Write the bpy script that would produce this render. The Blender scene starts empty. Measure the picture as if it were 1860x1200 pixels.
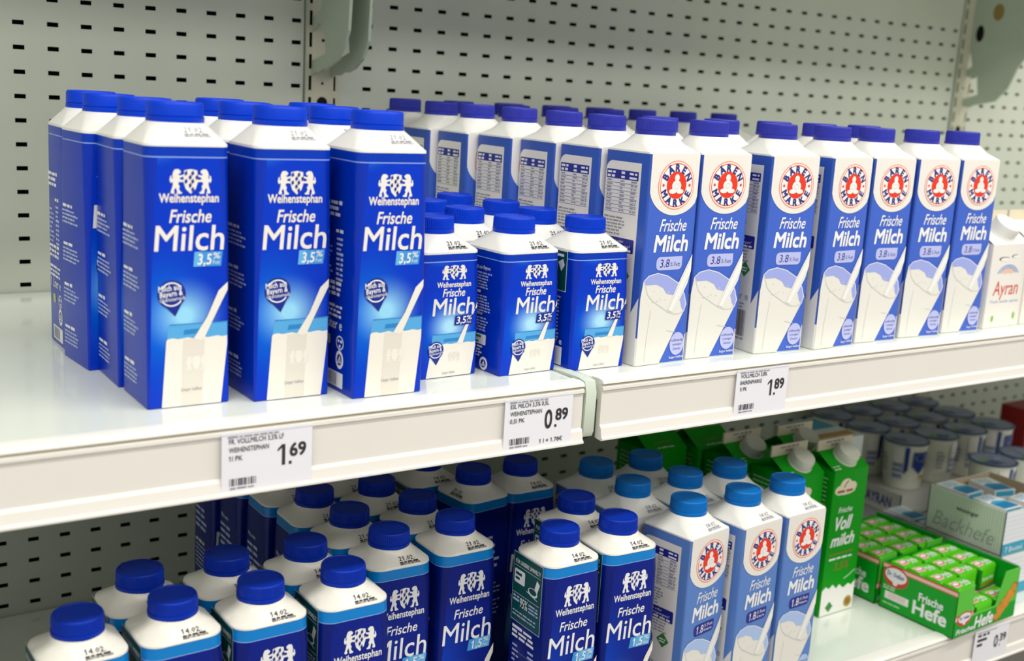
import bpy, bmesh, math, random
from mathutils import Vector, Matrix
from mathutils.geometry import tessellate_polygon
S = bpy.context.scene
COL = S.collection
PI = math.pi

# ---------------------------------------------------------------- camera
F_PX, YAW, PITCH, ROLL = 2118.26, 0.5953, 0.2072, 0.0573
CAM = Vector((-0.3618, -0.991, 0.2806))
cd = bpy.data.cameras.new('camera')
cam = bpy.data.objects.new('camera', cd)
COL.objects.link(cam)
fwd = Vector((math.sin(YAW) * math.cos(PITCH), math.cos(YAW) * math.cos(PITCH), -math.sin(PITCH)))
rt0 = Vector((math.cos(YAW), -math.sin(YAW), 0))
up0 = rt0.cross(fwd)
rt = math.cos(ROLL) * rt0 + math.sin(ROLL) * up0
up = -math.sin(ROLL) * rt0 + math.cos(ROLL) * up0
m3 = Matrix((rt, up, -fwd)).transposed()
cam.matrix_world = Matrix.Translation(CAM) @ m3.to_4x4()
cd.sensor_fit = 'HORIZONTAL'
cd.sensor_width = 36.0
cd.lens = F_PX / 1860 * 36.0
cd.clip_start = 0.02
cd.dof.use_dof = True
cd.dof.focus_distance = 1.2
cd.dof.aperture_fstop = 5.0
S.camera = cam

# ---------------------------------------------------------------- light
S.view_settings.view_transform = 'Standard'
S.view_settings.look = 'None'
S.view_settings.gamma = 1.0
S.view_settings.use_curve_mapping = False
S.view_settings.exposure = -0.06
wd = bpy.data.worlds.new('shop_ambient')
S.world = wd
wd.use_nodes = True
wd.node_tree.nodes['Background'].inputs[0].default_value = (1.0, 0.98, 0.95, 1)
wd.node_tree.nodes['Background'].inputs[1].default_value = 0.55


def area(name, loc, target, sx, sy, power, col=(1, 1, 1)):
    l = bpy.data.lights.new(name, 'AREA')
    l.shape = 'RECTANGLE'
    l.size, l.size_y, l.energy, l.color = sx, sy, power, col
    o = bpy.data.objects.new(name, l)
    COL.objects.link(o)
    o.location = loc
    o.rotation_euler = (Vector(target) - Vector(loc)).to_track_quat('-Z', 'Y').to_euler()
    return o


area('ceiling_strip_near', (0.6, -0.85, 1.6), (0.6, -0.2, 0.0), 5.0, 0.16, 54, (1.0, 0.98, 0.93))
area('ceiling_strip_far', (0.6, -2.3, 1.75), (0.6, 0.0, -0.2), 5.0, 0.25, 42, (1.0, 0.98, 0.94))


# ---------------------------------------------------------------- materials
def lin(c):
    return tuple((v / 255 / 12.92) if v <= 10.3 else ((v / 255 + 0.055) / 1.055) ** 2.4 for v in c[:3]) + (1.0,)


MATS = {}


def mat(name, rgb, rough=0.45, spec=0.5, metal=0.0, noise=0.0, nscale=40.0, bump=0.0, coat=0.0):
    m = bpy.data.materials.new(name)
    m.use_nodes = True
    nt = m.node_tree
    b = nt.nodes['Principled BSDF']
    b.inputs['Base Color'].default_value = lin(rgb)
    b.inputs['Roughness'].default_value = rough
    b.inputs['Specular IOR Level'].default_value = spec
    b.inputs['Metallic'].default_value = metal
    b.inputs['Coat Weight'].default_value = coat
    b.inputs['Coat Roughness'].default_value = 0.12
    tc = nt.nodes.new('ShaderNodeTexCoord')
    if noise or bump:
        n = nt.nodes.new('ShaderNodeTexNoise')
        n.inputs['Scale'].default_value = nscale
        n.inputs['Detail'].default_value = 4
        nt.links.new(tc.outputs['Object'], n.inputs['Vector'])
        if noise:
            mx = nt.nodes.new('ShaderNodeMix')
            mx.data_type = 'RGBA'
            c = lin(rgb)
            mx.inputs[6].default_value = tuple(v * (1 - noise) for v in c[:3]) + (1,)
            mx.inputs[7].default_value = tuple(min(1, v * (1 + noise * 0.5)) for v in c[:3]) + (1,)
            nt.links.new(n.outputs['Fac'], mx.inputs[0])
            nt.links.new(mx.outputs[2], b.inputs['Base Color'])
        if bump:
            bp = nt.nodes.new('ShaderNodeBump')
            bp.inputs['Strength'].default_value = bump
            bp.inputs['Distance'].default_value = 0.001
            nt.links.new(n.outputs['Fac'], bp.inputs['Height'])
            nt.links.new(bp.outputs['Normal'], b.inputs['Normal'])
    MATS[name] = m
    return m


def grad_mat(name, base, glows, rough=0.3, spec=0.5, coat=0.0):
    """printed carton face: a base ink with elliptical airbrushed patches, each (x, z, rx, rz, rgb, strength)"""
    m = mat(name, base, rough, spec, coat=coat)
    nt = m.node_tree
    b = nt.nodes['Principled BSDF']
    tc = nt.nodes['Texture Coordinate']
    prev = None
    for (x, z, rx, rz, rgb, k) in glows:
        mp = nt.nodes.new('ShaderNodeMapping')
        mp.inputs['Location'].default_value = (-x / rx, 0, -z / rz)
        mp.inputs['Scale'].default_value = (1 / rx, 0, 1 / rz)
        nt.links.new(tc.outputs['Object'], mp.inputs['Vector'])
        g = nt.nodes.new('ShaderNodeTexGradient')
        g.gradient_type = 'QUADRATIC_SPHERE'
        nt.links.new(mp.outputs['Vector'], g.inputs['Vector'])
        mu = nt.nodes.new('ShaderNodeMath')
        mu.operation = 'MULTIPLY'
        mu.use_clamp = True
        mu.inputs[1].default_value = k
        nt.links.new(g.outputs['Fac'], mu.inputs[0])
        mx = nt.nodes.new('ShaderNodeMix')
        mx.data_type = 'RGBA'
        nt.links.new(mu.outputs[0], mx.inputs[0])
        if prev is None:
            mx.inputs[6].default_value = lin(base)
        else:
            nt.links.new(prev, mx.inputs[6])
        mx.inputs[7].default_value = lin(rgb)
        prev = mx.outputs[2]
    nt.links.new(prev, b.inputs['Base Color'])
    return m


mat('shelf_white', (226, 232, 222), 0.11, 0.6, noise=0.05, nscale=6)
mat('rail_white', (232, 228, 220), 0.35, 0.5, noise=0.03, nscale=14)
mat('lip_white', (240, 238, 230), 0.3, 0.5)
mat('groove', (196, 186, 160), 0.5)
mat('panel_grey', (198, 203, 188), 0.3, 0.5, noise=0.14, nscale=5)
mat('hole_shade', (14, 14, 13), 0.8, 0.2)  # near black, painted for the shade inside holes, slots and gaps
mat('upright_cream', (190, 188, 166), 0.4, 0.5, noise=0.15, nscale=30)
mat('bracket_green', (172, 184, 166), 0.4, 0.5, noise=0.1, nscale=20)
mat('end_green', (206, 216, 200), 0.4, 0.5)
mat('rust', (140, 116, 60), 0.7)
mat('floor_tile', (176, 172, 164), 0.4, 0.5, noise=0.1, nscale=8)
mat('paper', (236, 236, 242), 0.45, 0.4)
mat('paper_edge', (214, 214, 228), 0.4, 0.5)
mat('ink', (52, 50, 56), 0.6, 0.3)
mat('ink_grey', (150, 150, 158), 0.6, 0.3)
mat('white_ink', (238, 238, 238), 0.4, 0.4)
mat('cream_ink', (236, 231, 220), 0.38, 0.4)
mat('cream_shade', (224, 218, 206), 0.38, 0.4)
mat('pale_side_ink', (178, 190, 226), 0.4, 0.4)
mat('top_white', (234, 233, 226), 0.38, 0.5)
mat('plastic_white', (232, 229, 218), 0.32, 0.5)
# blue litre / half litre carton
B0 = (0, 48, 178)
mat('blue_board', B0, 0.28, 0.3, noise=0.1, nscale=25)
mat('blue_band', (0, 54, 178), 0.28, 0.25)
mat('blue_line', (150, 180, 235), 0.3)
mat('blue_cap', (0, 58, 200), 0.4, 0.2)
mat('deep_blue', (0, 36, 140), 0.4)
mat('glass_ink', (84, 168, 224), 0.35)
mat('glass_dark_ink', (40, 130, 200), 0.35)
mat('tag_blue', (60, 150, 220), 0.35)
mat('tag_blue_light', (96, 178, 232), 0.35)
mat('yellow_green', (190, 200, 110), 0.5)
mat('eco_green', (0, 76, 72), 0.35)
grad_mat('litre_print', (0, 54, 194), [(-0.02, 0.075, 0.05, 0.075, (0, 110, 222), 1.3), (-0.004, 0.078, 0.038, 0.036, (150, 214, 244), 1.4), (-0.03, 0.214, 0.03, 0.016, (40, 130, 225), 1.0)], 0.3, 0.2)
grad_mat('half_print', (0, 54, 194), [(-0.004, 0.045, 0.048, 0.045, (0, 110, 222), 1.2), (0.002, 0.05, 0.03, 0.026, (170, 222, 246), 1.5), (-0.012, 0.118, 0.02, 0.012, (40, 130, 225), 1.0)], 0.3, 0.2)
# dark blue 1.5% bottle carton
mat('navy_board', (4, 26, 118), 0.3, 0.3, noise=0.1, nscale=25)
grad_mat('navy_print', (14, 34, 134), [(-0.035, 0.10, 0.06, 0.10, (0, 66, 190), 1.1), (-0.01, 0.06, 0.04, 0.05, (120, 200, 240), 1.2)], 0.32, 0.2)
mat('sky_band', (0, 128, 208), 0.28)
mat('navy_cap', (0, 46, 168), 0.4, 0.22)
# red-logo carton
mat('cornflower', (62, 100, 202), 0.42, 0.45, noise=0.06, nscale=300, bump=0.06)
mat('cornflower_side', (48, 88, 182), 0.42, 0.45, noise=0.08, nscale=300)  # same carton blue painted darker, side shade put into the colour
mat('cornflower_pale', (158, 170, 230), 0.42)
mat('light_denim', (90, 130, 200), 0.42, 0.45, noise=0.06, nscale=300)
mat('light_denim_pale', (170, 195, 236), 0.42)
mat('violet_cap', (48, 54, 166), 0.4, 0.3)
mat('azure_cap', (0, 110, 192), 0.4, 0.25)
mat('logo_red', (230, 52, 20), 0.45)
mat('logo_orange', (238, 150, 110), 0.45)
mat('logo_navy', (34, 42, 130), 0.45)
mat('table_navy', (30, 38, 140), 0.45)
mat('panel_ivory', (234, 230, 222), 0.42, 0.45)
mat('lilac', (186, 192, 238), 0.45)
mat('milk_ink', (240, 239, 234), 0.42)
mat('milk_glass', (230, 228, 219), 0.42)
mat('milk_grey', (206, 206, 202), 0.45)
mat('badge_green', (50, 132, 48), 0.45)
# green cartons
mat('leaf_green', (0, 152, 14), 0.45, 0.25, noise=0.08, nscale=20)
mat('leaf_green_dark', (0, 108, 16), 0.42, 0.45)
mat('fin_cream', (226, 214, 188), 0.45)
mat('cap_grey', (206, 206, 192), 0.4)
mat('cloud_cream', (226, 214, 190), 0.45)
mat('brown_ink', (150, 100, 50), 0.5)
mat('gold', (176, 150, 40), 0.5)
mat('hefe_green', (0, 160, 34), 0.4, 0.3, noise=0.12, nscale=14)
mat('hefe_light', (90, 196, 60), 0.4, 0.3)
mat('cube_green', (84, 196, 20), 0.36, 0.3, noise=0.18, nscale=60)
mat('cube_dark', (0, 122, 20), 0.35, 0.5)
mat('stripe_pink', (236, 190, 180), 0.4)
mat('stripe_red', (206, 52, 44), 0.4)
mat('logo_white', (236, 232, 236), 0.4)
mat('bun_gold', (226, 150, 50), 0.5, 0.3, noise=0.4, nscale=120)
mat('bun_brown', (176, 86, 36), 0.5)
# background goods
mat('pale_green_card', (206, 218, 200), 0.5, noise=0.04, nscale=90)
mat('pale_green_line', (176, 194, 172), 0.5)
mat('script_grey', (150, 168, 150), 0.5)
mat('card_brown', (186, 168, 140), 0.6)
mat('card_grey', (190, 190, 184), 0.55)
mat('teal', (44, 158, 190), 0.4)
mat('teal_dark', (0, 120, 170), 0.4)
mat('box_white', (226, 230, 232), 0.4)
mat('cup_white', (222, 222, 206), 0.35, 0.5)
mat('foil', (128, 138, 168), 0.3, 0.6, metal=0.2, noise=0.35, nscale=60)
mat('lid_rim', (44, 68, 116), 0.35)
mat('clear_grey', (196, 192, 190), 0.15, 0.5)
MATS['clear_grey'].node_tree.nodes['Principled BSDF'].inputs['Transmission Weight'].default_value = 0.75
mat('cup_blue', (18, 58, 140), 0.4)
mat('cup_grey', (140, 148, 178), 0.45)
mat('lid_lime', (110, 150, 40), 0.45)
mat('dark_red', (140, 12, 14), 0.45)
mat('ayran_red', (214, 74, 66), 0.5)
mat('ayran_peach', (240, 176, 140), 0.5)
mat('ayran_blue', (120, 140, 200), 0.5)
mat('leaf_print', (120, 190, 90), 0.5)
mat('cow_dark', (90, 86, 80), 0.5)
mat('tan', (200, 150, 70), 0.5)


# ---------------------------------------------------------------- mesh helpers
class MB:
    def __init__(self):
        self.v, self.f, self.m, self.mats, self.flat = [], [], [], [], []

    def mi(self, name):
        if name not in self.mats:
            self.mats.append(name)
        return self.mats.index(name)

    def add(self, verts, faces, m, smooth=True):
        o = len(self.v)
        self.v += [tuple(p) for p in verts]
        for k, f in enumerate(faces):
            self.f.append(tuple(i + o for i in f))
            self.m.append(self.mi(m if isinstance(m, str) else m[k]))
            self.flat.append(not smooth)

    def box(self, x0, x1, y0, y1, z0, z1, m):
        v = [(x, y, z) for z in (z0, z1) for y in (y0, y1) for x in (x0, x1)]
        self.add(v, [(0, 2, 3, 1), (4, 5, 7, 6), (0, 1, 5, 4), (2, 6, 7, 3), (0, 4, 6, 2), (1, 3, 7, 5)], m)

    def quad(self, a, b, c, d, m):
        self.add([a, b, c, d], [(0, 1, 2, 3)], m)

    def prism(self, poly, f0, f1, m, cap=True):
        """poly: 2D points, f0/f1 map them to the two end faces"""
        n = len(poly)
        v = [f0(*p) for p in poly] + [f1(*p) for p in poly]
        fs = [(i, (i + 1) % n, n + (i + 1) % n, n + i) for i in range(n)]
        if cap:
            for t in tessellate_polygon([[Vector((p[0], p[1], 0)) for p in poly]]):
                fs.append(tuple(t))
                fs.append(tuple(n + i for i in reversed(t)))
        self.add(v, fs, m)

    def lathe(self, prof, m, n=48, c=(0, 0, 0), ribs=0.0, ribz=None):
        """prof: list of (r, z[, mat])"""
        v, fs, ms = [], [], []
        for k, p in enumerate(prof):
            for i in range(n):
                r = p[0]
                if ribs and ribz and ribz[0] <= p[1] <= ribz[1] and i % 2:
                    r -= ribs
                a = 2 * PI * i / n
                v.append((c[0] + r * math.cos(a), c[1] + r * math.sin(a), c[2] + p[1]))
        for k in range(len(prof) - 1):
            mm = prof[k][2] if len(prof[k]) > 2 else m
            for i in range(n):
                j = (i + 1) % n
                fs.append((k * n + i, k * n + j, (k + 1) * n + j, (k + 1) * n + i))
                ms.append(mm)
        fs.append(tuple(range(n))[::-1])
        ms.append(prof[0][2] if len(prof[0]) > 2 else m)
        fs.append(tuple((len(prof) - 1) * n + i for i in range(n)))
        ms.append(prof[-1][2] if len(prof[-1]) > 2 else m)
        self.add(v, fs, ms)

    def loft(self, secs, n=6, capb=True, capt=True):
        """secs: (z, hx, hy, r, mat or [front,right,back,left,corner] for the band above)"""
        per = 4 * (n + 1)
        v, fs, ms = [], [], []
        for s in secs:
            z, hx, hy, r = s[:4]
            for k, (sx, sy) in enumerate(((1, -1), (1, 1), (-1, 1), (-1, -1))):
                for i in range(n + 1):
                    a = -PI / 2 + k * PI / 2 + PI / 2 * i / n
                    v.append((sx * (hx - r) + r * math.cos(a), sy * (hy - r) + r * math.sin(a), z))
        for q in range(len(secs) - 1):
            mm = secs[q][4]
            for i in range(per):
                j = (i + 1) % per
                fs.append((q * per + i, q * per + j, (q + 1) * per + j, (q + 1) * per + i))
                if isinstance(mm, str):
                    ms.append(mm)
                else:
                    k, r_ = divmod(i, n + 1)
                    ms.append(mm[(k + 1) % 4] if r_ == n else mm[4])
        last = lambda s: s[4] if isinstance(s[4], str) else s[4][4]
        if capb:
            fs.append(tuple(range(per))[::-1])
            ms.append(last(secs[0]))
        if capt:
            fs.append(tuple((len(secs) - 1) * per + i for i in range(per)))
            ms.append(last(secs[-2]))
        self.add(v, fs, ms)

    def build(self, name, parent=None, smooth=30, loc=None):
        me = bpy.data.meshes.new(name)
        me.from_pydata(self.v, [], self.f)
        for nm in self.mats:
            me.materials.append(MATS[nm])
        me.polygons.foreach_set('material_index', self.m)
        if smooth:
            me.polygons.foreach_set('use_smooth', [not q for q in self.flat])
            me.set_sharp_from_angle(angle=math.radians(smooth))
        me.update()
        o = bpy.data.objects.new(name, me)
        COL.objects.link(o)
        if parent:
            o.parent = parent
        if loc:
            o.location = loc
        return o


def thing(name, label, cat, loc=(0, 0, 0), rz=0.0, group=None):
    o = bpy.data.objects.new(name, None)
    COL.objects.link(o)
    o.empty_display_size = 0.02
    o.location = loc
    o.rotation_euler = (0, 0, rz)
    o['label'], o['category'] = label, cat
    if group:
        o['group'] = group
    return o


def tag(o, label, cat, group=None):
    o['label'], o['category'] = label, cat
    if group:
        o['group'] = group
    return o


def dup(src, loc, rz, label, group=None):
    r = src.copy()
    COL.objects.link(r)
    r.location, r.rotation_euler = loc, (0, 0, rz)
    r['label'] = label
    if group:
        r['group'] = group
    for ch in list(src.children):
        c = ch.copy()
        COL.objects.link(c)
        c.parent = r
        for g in list(ch.children):
            d = g.copy()
            COL.objects.link(d)
            d.parent = c
    return r


# ---------------------------------------------------------------- lettering
_T = {}


def glyphs(s, bold=0.0, shear=0.0, res=3):
    key = (s, bold, shear, res)
    if key not in _T:
        cu = bpy.data.curves.new('lettering', 'FONT')
        cu.body, cu.offset, cu.shear, cu.resolution_u = s, bold, shear, res
        cu.fill_mode = 'FRONT'
        ob = bpy.data.objects.new('lettering', cu)
        me = bpy.data.meshes.new_from_object(ob)
        v = [(p.co.x, p.co.y) for p in me.vertices]
        f = [tuple(p.vertices) if p.normal.z >= 0 else tuple(p.vertices)[::-1] for p in me.polygons]
        bpy.data.objects.remove(ob)
        bpy.data.curves.remove(cu)
        bpy.data.meshes.remove(me)
        for i, ch in enumerate(s):
            if ch == '1' and s != '1 ' and len(f):
                # the stem-only figure one gets its flag
                stem = one_stem()
                xr = prefix_right(s[:i + 1])
                xl, h = xr - stem[0], stem[1]
                o = len(v)
                v += [(xl + shear * h, h), (xl - 0.13 + shear * (h - 0.14), h - 0.14), (xl - 0.13 + shear * (h - 0.22), h - 0.22), (xl + shear * (h - 0.11), h - 0.11)]
                f.append((o, o + 1, o + 2, o + 3))
        _T[key] = (v, f)
    return _T[key]


def raw_text(s):
    cu = bpy.data.curves.new('lettering', 'FONT')
    cu.body, cu.resolution_u, cu.fill_mode = s, 2, 'FRONT'
    ob = bpy.data.objects.new('lettering', cu)
    me = bpy.data.meshes.new_from_object(ob)
    v = [(p.co.x, p.co.y) for p in me.vertices]
    bpy.data.objects.remove(ob)
    bpy.data.curves.remove(cu)
    bpy.data.meshes.remove(me)
    return v


def one_stem():
    if 'one' not in _T:
        v = raw_text('1')
        _T['one'] = (max(p[0] for p in v) - min(p[0] for p in v), max(p[1] for p in v))
    return _T['one']


def prefix_right(s):
    return max(p[0] for p in raw_text(s))


def front_map(w, d):
    return lambda u, z, off: (u - w / 2, -d / 2 - off, z)


def left_map(w, d):
    """s runs from the back edge to the front edge of the left face"""
    return lambda s, z, off: (-w / 2 - off, d / 2 - s, z)


class Print:
    EPS = 0.00012

    def __init__(self, mb, F):
        self.mb, self.F0, self.n = mb, F, 0

    def F(self, a, b, off):
        return self.F0(a, b, off + 4.0e-6 * (self.n % 24))

    def poly(self, pts, m, layer=1):
        self.n += 1
        pts = [Vector((p[0], p[1], 0)) for p in pts]
        tri = tessellate_polygon([pts])
        a = sum(pts[i].x * pts[(i + 1) % len(pts)].y - pts[(i + 1) % len(pts)].x * pts[i].y for i in range(len(pts)))
        out = []
        for t in tri:
            A, B, C_ = (pts[i] for i in t)
            if (B - A).cross(C_ - A).z < 0:
                t = t[::-1]
            out.append(tuple(t))
        self.mb.add([self.F(p.x, p.y, self.EPS * layer) for p in pts], out, m, False)

    def rect(self, u0, u1, z0, z1, m, layer=1):
        self.poly([(u0, z0), (u1, z0), (u1, z1), (u0, z1)], m, layer)

    def rrect(self, u0, u1, z0, z1, r, m, layer=1, corners=(1, 1, 1, 1)):
        pts = []
        for k, (cx, cz, s) in enumerate(((u1, z0, -1), (u1, z1, 0), (u0, z1, 1), (u0, z0, 2))):
            if not corners[k]:
                pts.append((cx, cz))
                continue
            ox, oz = cx + (-r if cx == u1 else r), cz + (r if cz == z0 else -r)
            for i in range(7):
                a = s * PI / 2 + PI / 2 * i / 6
                pts.append((ox + r * math.cos(a), oz + r * math.sin(a)))
        self.poly(pts, m, layer)

    def ell(self, cx, cz, rx, rz, m, layer=1, n=40, a0=0.0, a1=2 * PI):
        pts = [(cx + rx * math.cos(a0 + (a1 - a0) * i / n), cz + rz * math.sin(a0 + (a1 - a0) * i / n)) for i in range(n)]
        self.poly(pts, m, layer)

    def ring(self, cx, cz, rx, rz, w, m, layer=1, n=48, a0=0.0, a1=2 * PI):
        self.n += 1
        v, f = [], []
        for i in range(n + 1):
            a = a0 + (a1 - a0) * i / n
            c, s = math.cos(a), math.sin(a)
            v += [self.F(cx + rx * c, cz + rz * s, self.EPS * layer), self.F(cx + (rx - w) * c, cz + (rz - w) * s, self.EPS * layer)]
        for i in range(n):
            f.append((2 * i, 2 * i + 2, 2 * i + 3, 2 * i + 1))
        self.mb.add(v, f, m, False)

    def stroke(self, pts, w, m, layer=1):
        for (a, b) in zip(pts, pts[1:]):
            dx, dz = b[0] - a[0], b[1] - a[1]
            L = math.hypot(dx, dz) or 1
            nx, nz = -dz / L * w / 2, dx / L * w / 2
            self.poly([(a[0] - nx, a[1] - nz), (b[0] - nx, b[1] - nz), (b[0] + nx, b[1] + nz), (a[0] + nx, a[1] + nz)], m, layer)

    BOLD = ((0, 0), (1, 1), (-1, -1), (1, -1), (-1, 1))

    def text(self, s, u0, u1, zb, zt, m, layer=2, bold=0.0, shear=0.0, rot=0.0, res=3):
        """fit the string between u0 and u1, baseline zb, tallest letter zt; weight comes from overprinting"""
        v, f = glyphs(s, 0.0, shear, res)
        x0, x1 = min(p[0] for p in v), max(p[0] for p in v)
        y1 = max(p[1] for p in v)
        k, q = (u1 - u0) / (x1 - x0), (zt - zb) / y1
        c, sn = math.cos(rot), math.sin(rot)
        for i, (ex, ey) in enumerate(self.BOLD if bold > 0 else self.BOLD[:1]):
            out = []
            for p in v:
                a, b = (p[0] - x0 + ex * bold * 0.8) * k, (p[1] + ey * bold * 0.8) * q
                out.append(self.F(u0 + a * c - b * sn, zb + a * sn + b * c, self.EPS * (layer + i * 0.18)))
            self.mb.add(out, f, m, False)

    def arc(self, s, cx, cz, r, size, a_mid, step, m, layer=3, bold=0.03, below=False):
        n = len(s)
        for i, ch in enumerate(s):
            v, f = glyphs(ch, 0.0)
            x0, x1 = min(p[0] for p in v), max(p[0] for p in v)
            t = i - (n - 1) / 2
            a = a_mid - t * step if not below else a_mid + t * step
            rot = a - PI / 2 if not below else a + PI / 2
            ox, oz = cx + r * math.cos(a), cz + r * math.sin(a)
            c, sn = math.cos(rot), math.sin(rot)
            for e, (ex, ey) in enumerate(self.BOLD):
                out = []
                for p in v:
                    x, y = (p[0] - (x0 + x1) / 2 + ex * bold) * size, (p[1] - 0.36 + ey * bold) * size
                    out.append(self.F(ox + x * c - y * sn, oz + x * sn + y * c, self.EPS * (layer + e * 0.18)))
                self.mb.add(out, f, m, False)

    def lines(self, u0, u1, zt, n, pitch, h, m, layer=1, seed=0, ragged=0.3):
        """small print too fine to read: rows of short dashes"""
        rnd = random.Random(seed)
        for i in range(n):
            z = zt - i * pitch
            end = u1 - rnd.random() * ragged * (u1 - u0)
            u = u0
            while u < end - h * 1.2:
                w = min(end - u, h * rnd.uniform(1.5, 5.5))
                self.rect(u, u + w, z - h, z - h * rnd.uniform(0.0, 0.25), m, layer)
                u += w + h * 0.7

    def bars(self, u0, u1, z0, z1, m, layer=1, seed=0, step=0.0007):
        rnd = random.Random(seed)
        u = u0
        while u < u1:
            w = step * rnd.choice((0.6, 0.9, 1.6))
            self.rect(u, min(u + w, u1), z0, z1, m, layer)
            u += w + step * rnd.choice((0.7, 1.0, 1.5))


def crest(P, u0, u1, z0, z1, ink, gap, layer=2, faint=False):
    """two upright heraldic beasts either side of a lozenge shield"""
    w, h = u1 - u0, z1 - z0
    X = lambda a: u0 + a * w
    Z = lambda b: z0 + b * h
    sh = [(0.345, 0.95), (0.5, 1.0), (0.655, 0.95), (0.675, 0.5), (0.62, 0.2), (0.5, 0.0), (0.38, 0.2), (0.325, 0.5)]
    P.poly([(X(a), Z(b)) for a, b in sh], ink, layer)
    if not faint:
        for i in range(4):
            for j in range(5):
                cx, cz = 0.385 + i * 0.08 + (0.02 if j % 2 else 0), 0.17 + j * 0.165
                if (i + j) % 2 or (j == 0 and i in (0, 3)) or (j == 1 and i in (0, 3)):
                    continue
                P.poly([(X(cx - 0.04), Z(cz + 0.03)), (X(cx - 0.016), Z(cz - 0.11)), (X(cx + 0.042), Z(cz - 0.02)), (X(cx + 0.018), Z(cz + 0.12))], gap, layer + 1)
    beast = [(.12, .98), (.2, 1.0), (.27, .92), (.25, .82), (.2, .8), (.24, .74), (.34, .78), (.34, .7), (.25, .66), (.24, .58), (.33, .56), (.33, .48), (.22, .48), (.2, .4), (.24, .3), (.22, .2), (.26, .08), (.3, .06),
             (.28, 0), (.18, .0), (.17, .14), (.14, .26), (.1, .14), (.12, .04), (.06, 0), (.02, .05), (.05, .2), (.08, .38), (.07, .5), (.03, .44), (.0, .55), (.02, .72), (.05, .74), (.05, .6), (.08, .62), (.07, .78), (.09, .9)]
    for s in (0, 1):
        P.poly([(X(1 - a if s else a), Z(b)) for a, b in (beast[::-1] if s else beast)], ink, layer)


def pin(P, cx, cz, r, tip, layer=3):
    P.ell(cx, cz, r, r, 'deep_blue', layer, 36)
    P.poly([(cx - r * 0.9, cz - r * 0.42), (cx + tip[0], cz + tip[1]), (cx + r * 0.97, cz - r * 0.2)], 'deep_blue', layer)
    P.ring(cx, cz, r * 0.86, r * 0.86, r * 0.1, 'white_ink', layer + 1, 20, PI * 0.22, PI * 0.82)
    P.ring(cx, cz, r * 0.86, r * 0.86, r * 0.1, 'white_ink', layer + 1, 20, PI * 1.2, PI * 1.8)
    P.text('Milch aus', cx - r * 0.92, cx + r * 0.72, cz + r * 0.18, cz + r * 0.58, 'white_ink', layer + 1, 0.02, 0.1, 0.1, 1)
    P.text('Bayern &', cx - r * 0.82, cx + r * 0.78, cz - r * 0.22, cz + r * 0.18, 'white_ink', layer + 1, 0.02, 0.1, 0.1, 1)
    P.text('Oberösterreich', cx - r * 0.84, cx + r * 0.96, cz - r * 0.56, cz - r * 0.28, 'white_ink', layer + 1, 0.01, 0.1, 0.1, 1)


def pack_symbol(P, cx, cz, rx, rz):
    P.ell(cx, cz, rx, rz, 'white_ink', 1, 32)
    P.ell(cx, cz, rx * 0.62, rz * 0.62, 'deep_blue', 2, 24)
    P.poly([(cx - rx * 0.45, cz - rz * 0.35), (cx + rx * 0.45, cz - rz * 0.35), (cx + rx * 0.1, cz + rz * 0.5)], 'white_ink', 3)
    P.poly([(cx - rx * 0.15, cz - rz * 0.2), (cx + rx * 0.2, cz - rz * 0.2), (cx + rx * 0.05, cz + rz * 0.15)], 'deep_blue', 4)


def date_print(mb, zc, dy, dz, s, m='ink', x0=-0.002):
    """ink-jet date on the front slope of a carton top, centred on the slope point zc"""
    L = math.hypot(dy, dz)
    F = lambda u, z, off: (u, zc[0] + z * dy / L - off * dz / L, zc[1] + z * dz / L + off * dy / L)
    P = Print(mb, F)
    P.text(s, x0, x0 + 0.017, 0.0006, 0.0052, m, 5, 0.006, 0, 0, 1)
    P.lines(x0, x0 + 0.023, -0.0004, 1, 0.003, 0.0016, m, 5, 7, 0.0)
    P.bars(x0, x0 + 0.022, -0.0042, -0.0021, m, 5, 5, 0.0005)


# ---------------------------------------------------------------- caps
def cap_mesh(r, h, m, ribbed, parent, z, name='screw_cap', flat=0.93):
    mb = MB()
    n = 144 if ribbed else 64
    ring_h = h * 0.28
    prof = [(r * 0.965, ring_h + 0.0001), (r * 0.985, ring_h + 0.0009)]
    prof += [(r * 0.975, h - 0.0022), (r * 0.955, h - 0.0008), (r * flat, h), (r * 0.86, h + 0.0001), (r * 0.84, h - 0.0006)]
    mb.lathe(prof, m, n, ribs=0.0005 if ribbed else 0.0, ribz=(ring_h + 0.0008, h - 0.002))
    o = mb.build(name, parent, 14 if ribbed else 32)
    o.location = (0, 0, z)
    mb = MB()
    mb.lathe([(r * 0.99, 0.0), (r, 0.0005), (r, ring_h - 0.0004), (r * 0.97, ring_h)], m, 64)
    mb.build('tamper_ring', o, 32)
    return o


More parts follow.
